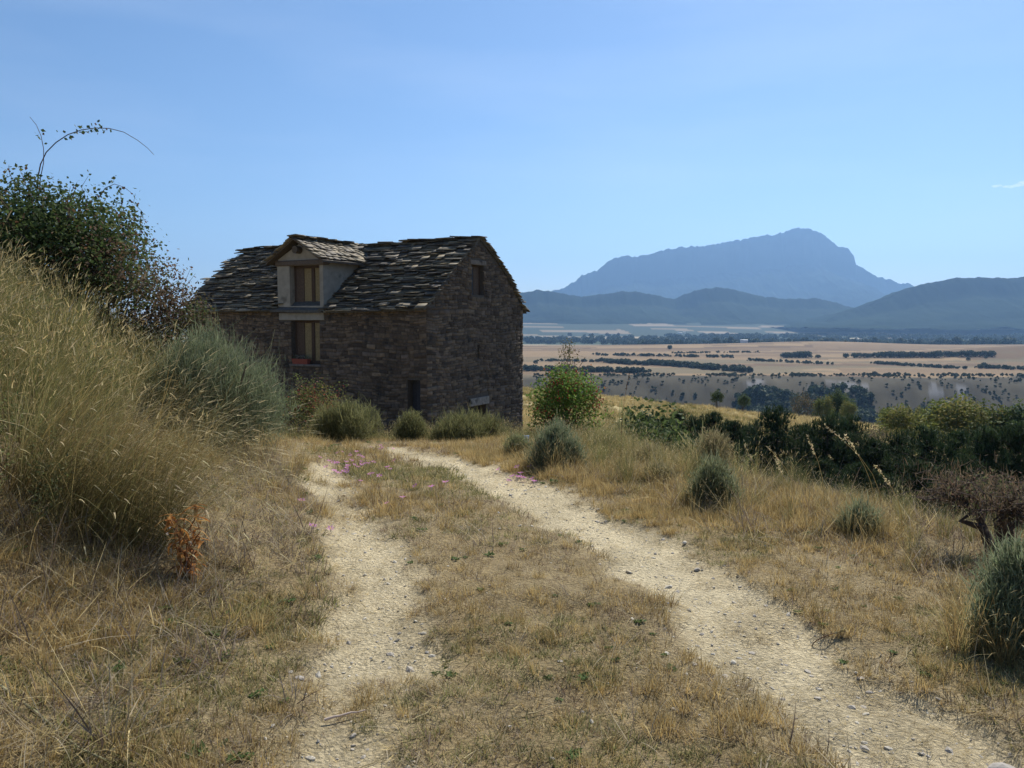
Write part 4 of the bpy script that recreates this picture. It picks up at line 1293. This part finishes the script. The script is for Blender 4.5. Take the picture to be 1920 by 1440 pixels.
# thorn bush with bare crooked trunk at the right edge
def build_thorn():
    base, w, h = box_at(1745, 1985, 880, 1048)
    o = empty('thorn_bush', base, 0, 'brown half-dead thorn bush with crooked bare trunk at the right edge', 'bush')
    s = Geo(); g = Geo()
    DK = (.075, .055, .045)
    for k in range(7):
        a = U(0, 6.28); m1 = np.array([math.sin(a) * w * .12, math.cos(a) * w * .12, h * .32]); m2 = np.array([math.sin(a) * w * .30, math.cos(a) * w * .3, h * .62])
        tube(s, np.vstack([limb((0, 0, -.04), m1, 4, .2)[:-1], limb(m1, m2, 5, .2)]), np.linspace(.035, .010, 8), DK, 5)
        for j in range(20):
            b_, e = m2, m2 + rng.normal(size=3) * [w * .17, w * .17, h * .14] + [0, 0, .03]
            L_ = limb(b_, e, 5, .2); tube(s, L_, np.linspace(.008, .002, 5), DK, 3)
            m = 17; q = L_[rng.integers(1, 5, m)] + rng.normal(size=(m, 3)) * .06
            blades(g, q, U(0, 6.28, m), U(.03, .10, m), np.full(m, .0045), U(0, 1.6, m), rng.normal(0, .4, m), jit((.13, .085, .06), m), pick([(.20, .145, .08), (.13, .14, .06), (.27, .20, .11)], m, [.4, .3, .3]), 2, .3)
    n = 900
    p, d = blob_points(n, w * .42, w * .42, h * .34, 5, .5, .2); p[:, 2] += h * .66
    p = p[p[:, 2] > h * .42]; n = len(p)
    leaves(g, p, rng.normal(size=(n, 3)), .022 * U(.6, 1.4, n), .5, pick([(.17, .11, .08), (.13, .15, .06), (.20, .15, .09), (.10, .08, .06)], n))
    link('crown', g.mesh('crown', M_LEAF), o); link('trunk', s.mesh('trunk', M_BARK), o)
build_thorn()

# great arching tussock on the left, and the dead orange plant beside it
def build_tussock():
    base = ground_hit(205, 1000, 2)
    o = empty('grass_tussock', base, 0, 'large tussock of long pale grass arching towards the track', 'grass')
    g = Geo(); n = 2000
    r = .34 * np.sqrt(U(0, 1, n)); a = U(0, 6.28, n)
    b = np.stack([r * np.sin(a) * 1.5 - .1, r * np.cos(a), np.zeros(n)], -1)
    b[:, 2] = H(base[0] + b[:, 0], base[1] + b[:, 1]) - base[2] - .02
    az = rng.normal(math.pi / 2 - .12, .5, n)
    c0 = pick([OLIVE, (.25, .22, .09), (.30, .24, .11)], n); c1 = pick([STRAW, GOLD, (.26, .25, .10), (.33, .30, .13)], n)
    h = U(.6, 1.35, n)
    tp, ta = blades(g, b, az, h, np.full(n, .004) * U(.7, 1.4, n), np.abs(rng.normal(.4, .28, n)), rng.normal(.95, .4, n), c0, c1, 7, .15)
    m = rng.random(n) < .4; k = int(m.sum())
    blades(g, tp[m], az[m], U(.05, .10, k), np.full(k, .008), ta[m], np.full(k, .4), jit(PALE, k), jit(PALE, k), 2, .2)
    link('blades', g.mesh('blades', M_GRASS), o)
    b2 = ground_hit(356, 1082, 2)
    o = empty('dead_plant', b2, 0, 'bright orange-brown withered plant with pale flecks beside the tussock', 'plant')
    g = Geo(); s = Geo()
    d = b2[1]; hh = 135 / FPX * d
    for k in range(8):
        e = np.array([U(-.16, .10), U(-.08, .08), hh * (1.0 if k == 0 else U(.5, .9))])
        if k == 0: e[0] = .03
        P = limb((U(-.03, .03), U(-.03, .03), -.02), e, 7, .10)
        tube(s, P, np.linspace(.007, .0025, 7), (.30, .14, .06), 4)
        m = 26 if k == 0 else 15
        q = P[rng.integers(1, 7, m)] + rng.normal(size=(m, 3)) * .012
        c = pick([(.62, .29, .08), (.50, .21, .06), (.66, .40, .14), (.26, .12, .055)], m, [.4, .25, .25, .1])
        blades(g, q, U(0, 6.28, m), U(.05, .13, m), U(.014, .034, m), U(.9, 1.9, m), rng.normal(1.0, .5, m), c, c * 1.1, 3, .25, 1.2)
    m = 9; leaves(g, np.stack([U(-.12, .08, m), U(-.08, .0, m), U(.4, .8, m) * hh], -1), rng.normal(size=(m, 3)), .035 * U(.6, 1.2, m), .5, jit((.75, .70, .60), m, .1))
    link('leaves', g.mesh('leaves', M_GRASS), o); link('stem', s.mesh('stem', M_BARK), o)
build_tussock()

# ------------------------------------------------------------------ trees
def pine_mesh(h, w, dens, seed_cols):
    g = Geo(); s = Geo()
    tube(s, limb((0, 0, -.3), (U(-.1, .1), U(-.1, .1), h * .97), 7, .02), np.linspace(.11, .015, 7) * h / 5, (.10, .075, .055), 6)
    nb = int(46 * dens)
    for k in range(nb):
        t = (k + .5) / nb; z = h * (.10 + .88 * t)
        L_ = w * .5 * (1 - t ** 2.0) ** .8 * U(.65, 1.15) + .15
        a = k * 2.4 + U(-.5, .5)
        e = np.array([math.sin(a) * L_, math.cos(a) * L_, z + L_ * U(.0, .45)])
        P = limb((0, 0, z), e, 5, .08, -.03)
        tube(s, P, np.linspace(.028, .008, 5), (.09, .07, .05), 3)
        m = int(20 * (L_ / w * 2 + .5))
        q = P[1 + rng.integers(0, 4, m)] * 1.0 + rng.normal(size=(m, 3)) * .13 * [1, 1, .7]
        c = pick(seed_cols, m, None, .3)
        r = 9
        qq = np.repeat(q, r, 0); cc = np.repeat(c, r, 0)
        blades(g, qq, U(0, 6.28, m * r), U(.14, .30, m * r), np.full(m * r, .035), U(-.2, 1.5, m * r), rng.normal(0, .2, m * r), cc * .85, cc * 1.15, 1, .3, 2)
    return g.mesh('crown', M_NEEDLE), s.mesh('trunk', M_BARK)

PINEC = [(.038, .062, .024), (.028, .048, .02), (.05, .075, .028), (.06, .08, .032)]
PM = [pine_mesh(5.5, 4.2, 1.7, PINEC), pine_mesh(5.5, 3.7, 1.6, PINEC), pine_mesh(5.5, 4.8, 1.9, PINEC)]
PINES = [(1222, 783, 60, 'small dark pine nearest the rosehip bush, leftmost of the row'), (1272, 772, 56, 'slim dark pine second from the left in the row'),
         (1335, 776, 52, 'dark pine in front of the pale field, third from the left'), (1405, 800, 54, 'low dark pine left of the tall broad one'),
         (1452, 768, 47, 'tall broad dark pine left of the middle of the row'), (1505, 800, 52, 'low dark pine between the two tallest ones'),
         (1552, 783, 46, 'tall dark pine in the middle of the row'), (1592, 786, 48, 'dark pine just right of the middle one'),
         (1640, 828, 45, 'low dark pine before the reddish bare bush'), (1690, 818, 47, 'dark pine under the yellow-green trees'),
         (1738, 806, 43, 'dense dark pine before the yellow-green trees'), (1795, 812, 41, 'broad dark pine right of the dense one'),
         (1852, 806, 39, 'dark pine behind the thorn bush'), (1908, 800, 38, 'dark pine cut by the right edge of the picture'),
         (1198, 792, 63, 'small dark pine peeping out beside the rosehip bush'), (1247, 786, 57, 'dark pine between the first two of the row'), (1304, 784, 53, 'dark pine between the second and third of the row'), (1374, 792, 50, 'dark pine just right of the third of the row'),
         (1372, 838, 44, 'low dark pine below the third one, deep in the gully'), (1480, 862, 40, 'low bushy pine at the foot of the tall broad one'),
         (1610, 870, 37, 'low bushy pine near the gully floor in the middle'), (1720, 868, 35, 'low bushy pine near the gully floor on the right'),
         (1815, 862, 33, 'low bushy pine just below the thorn bush'), (1290, 836, 48, 'low bushy pine at the left end of the gully'), (1545, 866, 41, 'low bushy pine below the middle of the row')]
for i, (px, pt, d, lab) in enumerate(PINES):
    tp = at(px, pt, d); b = np.array([tp[0], d, Hs(tp[0], d)])
    h = max(1.8, tp[2] - b[2])
    me = PM[i % 3]
    sc_ = h / 5.5
    o = put_bush('pine_tree', me, b, U(0, 6), (max(sc_, .75) * U(.95, 1.15), max(sc_, .75) * U(.95, 1.15), sc_), lab, 'tree', ('crown', 'trunk'), 'dark pines in the gully below the track')

def broadleaf(h, w, n_clump, per, size, cols, lift=.55):
    g, s, c = leafy(w, h * .78, n_clump, per, size, cols, (.65), .34, .15, n_stem=16, sr=.05 * h / 6, lift=lift + .0)
    for k in range(len(g.v)): g.v[k] = g.v[k] + [0, 0, h * .12]
    tube(s, limb((0, 0, -.2), (0, 0, h * .55), 5, .05), np.linspace(.11, .05, 5) * h / 6, (.11, .09, .07), 6)
    return g.mesh('crown', M_LEAF), s.mesh('trunk', M_BARK)
YG = [(.15, .17, .045), (.19, .19, .05), (.11, .14, .04), (.22, .19, .06)]
DG = [(.07, .10, .035), (.09, .12, .04), (.055, .08, .03)]
BR = [(.13, .10, .06), (.10, .10, .05), (.16, .12, .07)]
BM = {'y': broadleaf(6, 5.5, 75, 62, .26, YG), 'g': broadleaf(6, 5, 75, 62, .26, DG), 'b': broadleaf(6, 4.6, 60, 30, .22, BR)}
TREES = [  # px, top, base y of ground contact (or depth), kind, width factor, label
    (1682, 765, 82, 'y', 1.0, 'yellow-green tree at the left end of the clump behind the pines'),
    (1790, 750, 78, 'y', 1.15, 'tallest yellow-green tree of the clump behind the pines'),
    (1735, 775, 84, 'y', .9, 'yellow-green tree between the tallest one and the left end of the clump'),
    (1855, 762, 74, 'y', 1.1, 'yellow-green tree right of the tallest one in the clump'),
    (1915, 768, 72, 'g', 1.0, 'green tree at the right edge behind the pines'),
    (1640, 800, 66, 'b', .7, 'reddish-brown bare bush at the near side of the field'),
    (1345, 735, 138, 'g', .55, 'small round green tree alone on the far edge of the field'),
    (1395, 742, 142, 'g', .4, 'smaller green tree right of the lone round one on the field edge'),
    (1508, 736, 165, 'b', .8, 'brown tree at the left of the group on the field edge'),
    (1545, 746, 162, 'y', .7, 'olive tree in the middle of the group on the field edge'),
    (1572, 738, 165, 'g', .75, 'dark green tree of the group on the field edge'),
    (1592, 754, 158, 'y', .8, 'yellow-green tree at the right of the group on the field edge'),
    (1664, 766, 160, 'y', .6, 'round yellow bush at the end of the pale field'),
    (1702, 764, 158, 'y', .6, 'bright yellow-green bush left of the clump, on the field edge'),
    (1724, 764, 157, 'y', .5, 'yellow-green bush touching the bright one on the field edge'),
]
for (px, pt, d, kd, wf, lab) in TREES:
    tp = at(px, pt, d); b = np.array([tp[0], d, Hs(tp[0], d)])
    h = max(1.5, tp[2] - b[2]); sc_ = h / 6.0
    ws = max(sc_, .25) * wf if h > 4 else max(sc_, .3)
    put_bush('broadleaf_tree', BM[kd], b, U(0, 6), (ws, ws, sc_ * 1.02), lab, 'tree', ('crown', 'trunk'), 'broadleaved trees round the field')

# dark scrub filling the gully, one mass nobody could count
def build_scrub():
    P = [broom('scrub', 1.6, 1.2, 420, OLV, OLVT, .05, (.15, .35))[0] for k in range(3)] + [leafy(1.8, 1.5, 40, 16, .14, DG, .6, .3, .2, n_stem=1)[0].mesh('scrub', M_LEAF) for k in range(3)]
    n = 900
    y = U(27, 60, n); x = U(.08, .72, n) * y
    k = rng.random(n) < np.exp(-((y - 42 - .1 * x) / 11) ** 2) * 1.0
    x, y = x[k], y[k]; n = len(x)
    rot = np.stack([np.zeros(n), np.zeros(n), U(0, 6.28, n)], -1)
    scatter('gully_scrub', np.stack([x, y, H(x, y)], -1), rot, U(.6, 1.5, n), rng.integers(0, 6, n), P, 'dark scrub filling the gully between the pines')
build_scrub()

# ------------------------------------------------------------------ far valley
def build_far():
    P = []
    for k in range(4):
        g, s, c = leafy(1.0, 1.0, 34, 9, .26, [(.05, .075, .035), (.065, .085, .04), (.045, .06, .03)], .7, .3, .2, n_stem=4, sr=.03)
        P.append(g.mesh('far_tree', M_NEEDLE))
    rows = [  # pixel line on the high plain, how many, tree height in metres
        (1110, 666, 1375, 671, 90, 7), (1015, 677, 1120, 679, 40, 6), (1130, 679, 1205, 685, 60, 9), (1215, 683, 1400, 698, 190, 10),
        (980, 695, 1205, 699, 150, 9), (1400, 676, 1560, 684, 60, 6), (1640, 682, 1800, 692, 90, 6), (1260, 663, 1420, 661, 60, 5), (1830, 690, 1930, 694, 40, 7),
        (1000, 704, 1920, 706, 200, 4.5)]
    n = 1000; px = U(1000, 1960, n); yy = U(775, 900, n); xx = (px - CX) / FPX * yy
    k = rng.random(n) < 1.5 * (fbm(xx / 40., yy / 22., 55, 3) - .22)
    SCX, SCY, SCS = xx[k], yy[k], U(1.2, 3.2, int(k.sum()))
    X, Y, S = [SCX], [SCY], [SCS]
    for (a, b, c, d, n, hh) in rows:
        n = int(n * 1.7)
        p0 = ground_hit(a, b, 300); p1 = ground_hit(c, d, 300)
        t = U(0, 1, n); t = np.clip(t + .05 * np.sin(t * 40), 0, 1)
        x = p0[0] * (1 - t) + p1[0] * t; y = p0[1] * (1 - t) + p1[1] * t
        X.append(x + rng.normal(0, 5, n)); Y.append(y + rng.normal(0, 6, n)); S.append(hh * .68 * U(.35, 1.15, n))
    # river wood at the scarp's foot
    n = 420; px = U(1380, 1930, n); x = (px - CX) / FPX * 800; y = U(730, 812, n) + 30 * (fbm(px / 50., px * 0, 3, 2) - .5)
    k = (np.abs(x - 440) > 85) | (y < 755)
    X.append(x[k]); Y.append(y[k]); S.append(U(7, 14, int(k.sum())))
    # wooded river plain
    n = 5200; y = U(2050, 3900, n); x = U(-.05, .70, n) * y
    k = fbm(x / 500., y / 420., 85, 4) < .58
    k &= rng.random(n) < .25 + .9 * fbm(x / 160., y / 160., 86, 3)
    X.append(x[k]); Y.append(y[k]); S.append(U(8, 20, int(k.sum())))
    x = np.concatenate(X); y = np.concatenate(Y); s = np.concatenate(S); n = len(x)
    rot = np.stack([np.zeros(n), np.zeros(n), U(0, 6.28, n)], -1)
    scatter('valley_woods', np.stack([x, y, H(x, y)], -1), rot, s, rng.integers(0, 4, n), P, 'far hedges and woods across the valley')
    # trees on the plain that stand out one by one
    gt, st, c = leafy(1.0, .85, 60, 12, .16, [(.05, .075, .035), (.065, .085, .04), (.04, .055, .03)], .7, .3, .18, n_stem=8, sr=.02)
    tube(st, limb((0, 0, -.05), (0, 0, .5), 4, .04), np.linspace(.05, .03, 4), (.10, .08, .06), 5)
    mc, mt = gt.mesh('crown', M_NEEDLE), st.mesh('trunk', M_BARK)
    proto = None
    def far_tree(px, py, hpx, wf, lab, grp):
        b = ground_hit(px, py, 300); h = hpx / FPX * b[1]
        o = put_bush('distant_tree', (mc, mt), b, U(0, 6), (h * wf, h * wf, h), lab, 'tree', ('crown', 'trunk'), grp)
    ORD = ['first', 'second', 'third', 'fourth', 'fifth', 'sixth', 'seventh', 'eighth', 'ninth', 'tenth', 'eleventh', 'twelfth', 'thirteenth', 'fourteenth']
    for q, px in enumerate(np.linspace(1470, 1512, 7)): far_tree(px, 671, U(11, 15), 1.2, ORD[q] + ' tree from the left in the dark round grove on the plain', 'grove on the plain')
    far_tree(1534, 671, 7, 1.4, 'low tree just right of the round grove on the plain', 'distant trees')
    far_tree(1586, 671, 10, 1.1, 'lone dark tree at the start of the tree line on the plain', 'distant trees')
    for q, px in enumerate(np.linspace(1602, 1640, 5)): far_tree(px, 671, U(9, 12), 1.1, ORD[q] + ' tree from the left in the short pale row after the lone dark tree', 'short row of trees on the plain')
    for q, px in enumerate(np.linspace(1652, 1760, 14)): far_tree(px, 671, U(11, 16), 1.0, ORD[q] + ' tree from the left in the long dark row on the plain', 'long row of trees on the plain')
    for q, px in enumerate(np.linspace(1772, 1860, 12)): far_tree(px, 669, U(10, 15), 1.0, ORD[q] + ' tree from the left in the thinner row running up to the brown hill', 'thin row of trees on the plain')
    for px, py, hp, lab in [(1004, 682, 8, 'lone bush on the brown field beside the house corner'), (1845, 688, 10, 'lone tree at the foot of the brown hill'), (1815, 676, 7, 'small paired tree low on the brown hill'),
                            (1848, 672, 6, 'tiny tree higher on the brown hill'), (1256, 655, 9, 'dark pair of poplars at the edge of the river plain'), (1232, 680, 8, 'dark tree standing over the hedge on the plain'),
                            (1640, 704, 9, 'dark tree on the rim of the scarp, left of the white cliffs'), (1838, 706, 8, 'dark tree on the rim of the scarp at the right')]:
        far_tree(px, py, hp, 1.0, lab, 'distant trees')
    # white farm buildings in the river plain
    def farm(px, py, wm, dm, hm_, lab):
        b = ground_hit(px, py, 1500)
        o = empty('farm_building', b, U(-.4, .4), lab, 'building', 'white buildings in the river plain')
        bm = bmesh.new(); box_bm(bm, -wm / 2, wm / 2, -dm / 2, dm / 2, -1, hm_)
        me = bpy.data.meshes.new('wall'); bm.to_mesh(me); bm.free(); setcol(me, (.66, .65, .62)); link('wall', me, o, M_PLAIN)
        g = Geo(); a, c_ = wm / 2 + .5, dm / 2 + .5
        g.add([(-a, -c_, hm_ + .02), (a, -c_, hm_ + .02), (a, c_, hm_ + .02), (-a, c_, hm_ + .02), (-a, 0, hm_ + dm * .28), (a, 0, hm_ + dm * .28)], [(0, 1, 5, 4), (2, 3, 4, 5), (0, 3, 2, 1)], [(0, 4, 3), (1, 2, 5)], (.70, .67, .62))
        link('roof', g.mesh('roof', M_PLAIN), o)
    for k, (px, py, w_) in enumerate([(1275, 626, 40), (1283, 625, 22), (1340, 640, 70), (1385, 642, 40), (1395, 643, 30), (1604, 632, 26), (1614, 631, 18), (1180, 637, 30), (1010, 635, 80), (1255, 636, 26), (1610, 639, 30)]):
        farm(px, py, w_ * .55, 11, 5, ['tiny white farm building below the pale fields, left of centre of the valley', 'tinier white building touching the first one below the pale fields', 'long white shed at the edge of the river woods',
            'short white shed right of the long one', 'white shed at the right end of the sheds by the woods', 'white farmhouse before the right-hand hill', 'small white house beside the farmhouse before the right-hand hill',
            'white building among the woods above the rosehip bush', 'long white wall-like building at the corner of the house', 'small white building in the middle of the river woods', 'white building just below the farmhouse on the right'][k])
build_far()

# ------------------------------------------------------------------ small things
# pink autumn crocuses
def crocus_mesh():
    g = Geo()
    for k in range(6):
        a = k * math.pi / 3; d = np.array([math.sin(a), math.cos(a), 0]); s = np.array([math.cos(a), -math.sin(a), 0])
        l = .030
        V = [d * .003 + [0, 0, .012], d * l * .5 + s * .0065 + [0, 0, .020], d * l + [0, 0, .021 + .004 * (k % 2)], d * l * .5 - s * .0065 + [0, 0, .020]]
        g.add(V, [(0, 1, 2, 3)], None, (.66, .28, .60))
    st = Geo(); tube(st, [(0, 0, -.01), (0, 0, .014)], [.003, .004], (.55, .5, .5), 5)
    y = Geo()
    for k in range(3):
        a = k * 2.1; y.add([(0, 0, .012), (math.sin(a) * .004, math.cos(a) * .004, .020), (math.sin(a) * .001, math.cos(a) * .001, .028)], None, [(0, 1, 2)], (.75, .55, .08))
    return g.mesh('petals', M_LEAF), st.mesh('tube', M_LEAF), y.mesh('stamens', M_LEAF)
CM = crocus_mesh()
def crocus(px, py, lab, grp):
    b = ground_hit(px, py, 2.0); b[2] += .018 + .002 * b[1]
    o = put_bush('pink_crocus', CM, b, U(0, 6), U(.95, 1.5), lab, 'flower', ('petals', 'tube', 'stamens'), grp)
    o.rotation_euler = (U(-.5, .5), U(-.5, .5), U(0, 6))
for k in range(34): crocus(rng.normal(648, 34), rng.normal(876, 13), 'pink crocus in the thick patch by the left rut near the bend', 'thick patch of pink crocuses')
ORDN = ['first', 'second', 'third', 'fourth', 'fifth', 'sixth', 'seventh', 'eighth', 'ninth', 'tenth', 'eleventh', 'twelfth', 'thirteenth']
for k, (px, py) in enumerate(sorted([(695, 900), (712, 905), (676, 912), (727, 887), (740, 868), (780, 920), (809, 922), (836, 915), (755, 940), (726, 950), (585, 998), (620, 993), (565, 945)], key=lambda p: p[0])):
    crocus(px, py, ORDN[k] + ' from the left of the single pink crocuses scattered over the track', 'scattered pink crocuses')
for k, (px, py) in enumerate(sorted([(rng.normal(978, 20), rng.normal(893, 6)) for k in range(13)])):
    crocus(px, py, ORDN[k] + ' pink crocus from the left in the patch before the round shrub', 'small patch of pink crocuses')
for k, (px, py) in enumerate(sorted([(rng.normal(715, 12), rng.normal(843, 2)) for k in range(6)])):
    crocus(px, py, ORDN[k] + ' pink crocus from the left on the far side of the right rut', 'far pink crocuses')

# pale blue marker half hidden behind the round shrub
b = ground_hit(985, 848, 2); d = b[1]
mk = empty('marker_post', b, .15, 'small pale blue marker board standing behind the round grey-green shrub', 'marker')
wv = 14 / FPX * d; zt = at(985, 816, d)[2] - b[2]
box_part('post', (-.012, .012, -.012, .012, -.1, zt - .02), M_WOOD, (.2, .19, .18), mk, .003)
box_part('board', (-wv / 2, wv / 2, -.03, -.014, zt - 14 / FPX * d, zt), M_PLAIN, (.55, .68, .82), mk, .004)

# tall seeding stalks that stand out against the pines and the field
def stalk(px0, py0, px1, py1, d, lab, col=STRAW, head=.16, dark=False):
    p1 = at(px1, py1, d); q = at(px0, py0, d); b = np.array([q[0], q[1], Hs(q[0], q[1])])
    o = empty('grass_stalk', b, 0, lab, 'grass stalk', 'tall stalks')
    e = p1 - b
    s = Geo(); t = np.linspace(0, 1, 7)[:, None]
    P = np.array([0, 0, -.02]) * (1 - t) + e * t; P[:, 0] -= e[0] * .35 * np.sin(math.pi * t[:, 0])
    tube(s, P, np.linspace(.0035, .0018, 7), col, 4); link('stem', s.mesh('stem', M_GRASS), o)
    g = Geo(); m = 26
    u = U(1 - head / max(.3, np.linalg.norm(e)), 1, m)
    cen = np.stack([np.interp(u, t[:, 0], P[:, k]) for k in range(3)], -1)
    leaves(g, cen + rng.normal(size=(m, 3)) * .006, rng.normal(size=(m, 3)), np.full(m, .03), .35, jit((.10, .07, .05) if dark else PALE, m))
    link('seed_head', g.mesh('seed_head', M_GRASS), o)
for a in [(1490, 930, 1440, 838, 6.9, 'pale oat stalk leaning left before the tall broad pine'), (1545, 940, 1513, 815, 6.6, 'pale oat stalk upright before the middle pines'),
          (1650, 960, 1545, 795, 6.4, 'long pale oat stalk leaning far left over the middle pines'), (1640, 955, 1585, 816, 6.2, 'pale oat stalk right of the long leaning one'),
          (1690, 985, 1640, 872, 6.0, 'short pale oat stalk before the low pines'), (1420, 935, 1395, 832, 7.2, 'pale oat stalk at the left of the tall broad pine'),
          (1345, 900, 1318, 800, 8.0, 'pale oat stalk rising above the dried-out bush'), (1478, 1005, 1452, 850, 6.0, 'thin oat stalk crossing the foot of the tall broad pine')]:
    stalk(*a)
stalk(1165, 800, 1180, 700, 11.5, 'thin red-brown dock stalk right of the rosehip bush', (.22, .08, .05), .25, True)
stalk(1520, 1300, 1588, 1180, 3.9, 'bent dry brown stalk standing in the right rut', (.25, .15, .09), .05)
stalk(640, 968, 645, 930, 7.6, 'dark seed head on a short stalk in the left rut', (.2, .13, .09), .05, True)
stalk(628, 975, 622, 958, 7.6, 'smaller dark seed head beside the left rut', (.2, .13, .09), .04, True)

# loose straws and sticks lying on the track
def stick(px0, py0, px1, py1, r, col, lab):
    a = ground_hit(px0, py0, 1.5); c = ground_hit(px1, py1, 1.5)
    a[2] += r + .012; c[2] += r + .012
    o_ = bpy.data.objects.new('dry_stick', None)
    s = Geo(); P = limb((0, 0, 0), c - a, 6, .05); tube(s, P, np.linspace(r, r * .5, 6), col, 5)
    o = link('dry_stick', s.mesh('dry_stick', M_GRASS)); o.location = a
    bpy.data.objects.remove(o_)
    tag(o, lab, 'stick', 'sticks on the track')
stick(608, 1345, 685, 1330, .006, (.5, .42, .36), 'short pale stick lying in the left rut near the bottom')
stick(870, 1425, 935, 1375, .003, PALE, 'long straw lying on the middle strip near the bottom edge')
stick(990, 1340, 1065, 1322, .003, PALE, 'straw lying on the middle strip right of the long straw')
stick(775, 1350, 808, 1330, .003, PALE, 'short straw between the left rut and the middle strip')
stick(650, 1435, 712, 1405, .003, PALE, 'straw at the bottom edge in the left rut')
stick(0, 1285, 200, 1425, .008, (.40, .38, .22), 'long green-grey fallen stem in the bottom left corner')
stick(845, 958, 915, 948, .004, PALE, 'pale straw lying across the middle strip towards the bend')
stick(1685, 1255, 1735, 1200, .003, PALE, 'upright bent straw beside the right rut')
# a half-buried stone at the bottom right
def rock(px, py, w, lab):
    b = ground_hit(px, py, 1.5)
    bm = bmesh.new(); bmesh.ops.create_icosphere(bm, subdivisions=2, radius=.5)
    for v in bm.verts:
        n = .75 + .5 * random.random() if False else 1 + .25 * (float(vn(v.co.x * 3 + 9, v.co.y * 3 + v.co.z * 2, 8)) - .5)
        v.co = Vector((v.co.x * n * w, v.co.y * n * w * .6, v.co.z * n * w * .42))
    me = bpy.data.meshes.new('stone'); bm.to_mesh(me); bm.free(); setcol(me, (.36, .33, .29))
    o = link('loose_stone', me, None, M_STONE); o.location = b + np.array([0, 0, w * .05]); tag(o, lab, 'stone', 'loose stones')
rock(1880, 1418, .12, 'flat grey stone half buried at the bottom right of the rut')
rock(1630, 1285, .035, 'small dark stone in the right rut')
rock(560, 1262, .06, 'flat stone at the left edge of the left rut')

# plant in the flower box
g = Geo(); n = 160
p = np.stack([U(-.07, .07, n), U(-.36, .36, n), U(.17, .34, n)], -1)
leaves(g, p, rng.normal(size=(n, 3)), .06 * U(.6, 1.3, n), .7, pick([(.20, .22, .17), (.14, .17, .10), (.26, .24, .22)], n))
link('plant', g.mesh('plant', M_LEAF), planter)

# one small cloud far off at the right, above the haze
def build_cloud():
    g = Geo(); ico = bmesh.new(); bmesh.ops.create_icosphere(ico, subdivisions=2, radius=.5)
    iv = np.array([v.co[:] for v in ico.verts]); it = np.array([[v.index for v in f.verts] for f in ico.faces]); ico.free()
    D = 24000.; c0 = at(1905, 348, D)
    for (px, py, w, h) in [(1866, 349, 14, 5), (1874, 348, 10, 4), (1886, 350, 12, 5), (1897, 350, 14, 6), (1908, 347, 14, 7), (1918, 344, 16, 9), (1932, 342, 18, 9), (1945, 345, 16, 7)]:
        c = at(px, py, D) - c0
        nn = 1 + .5 * (vn(iv[:, 0] * 5 + px, iv[:, 1] * 5 + iv[:, 2] * 4, 3)[:, None] - .5)
        g.add(iv * nn * np.array([w, w, h]) / FPX * D + c, None, it, (.9, .9, .9))
    m, nt, N, K = new_mat('cloud_vapour')
    out = N('ShaderNodeOutputMaterial'); v = N('ShaderNodeVolumePrincipled'); v.inputs['Color'].default_value = (1, 1, 1, 1); v.inputs['Density'].default_value = .0025; v.inputs['Anisotropy'].default_value = .7
    K(v.outputs[0], out.inputs['Volume'])
    o = link('cloud', g.mesh('cloud', m)); o.location = c0
    tag(o, 'small white wisp of cloud at the right edge of the sky', None, None, 'structure')
build_cloud()
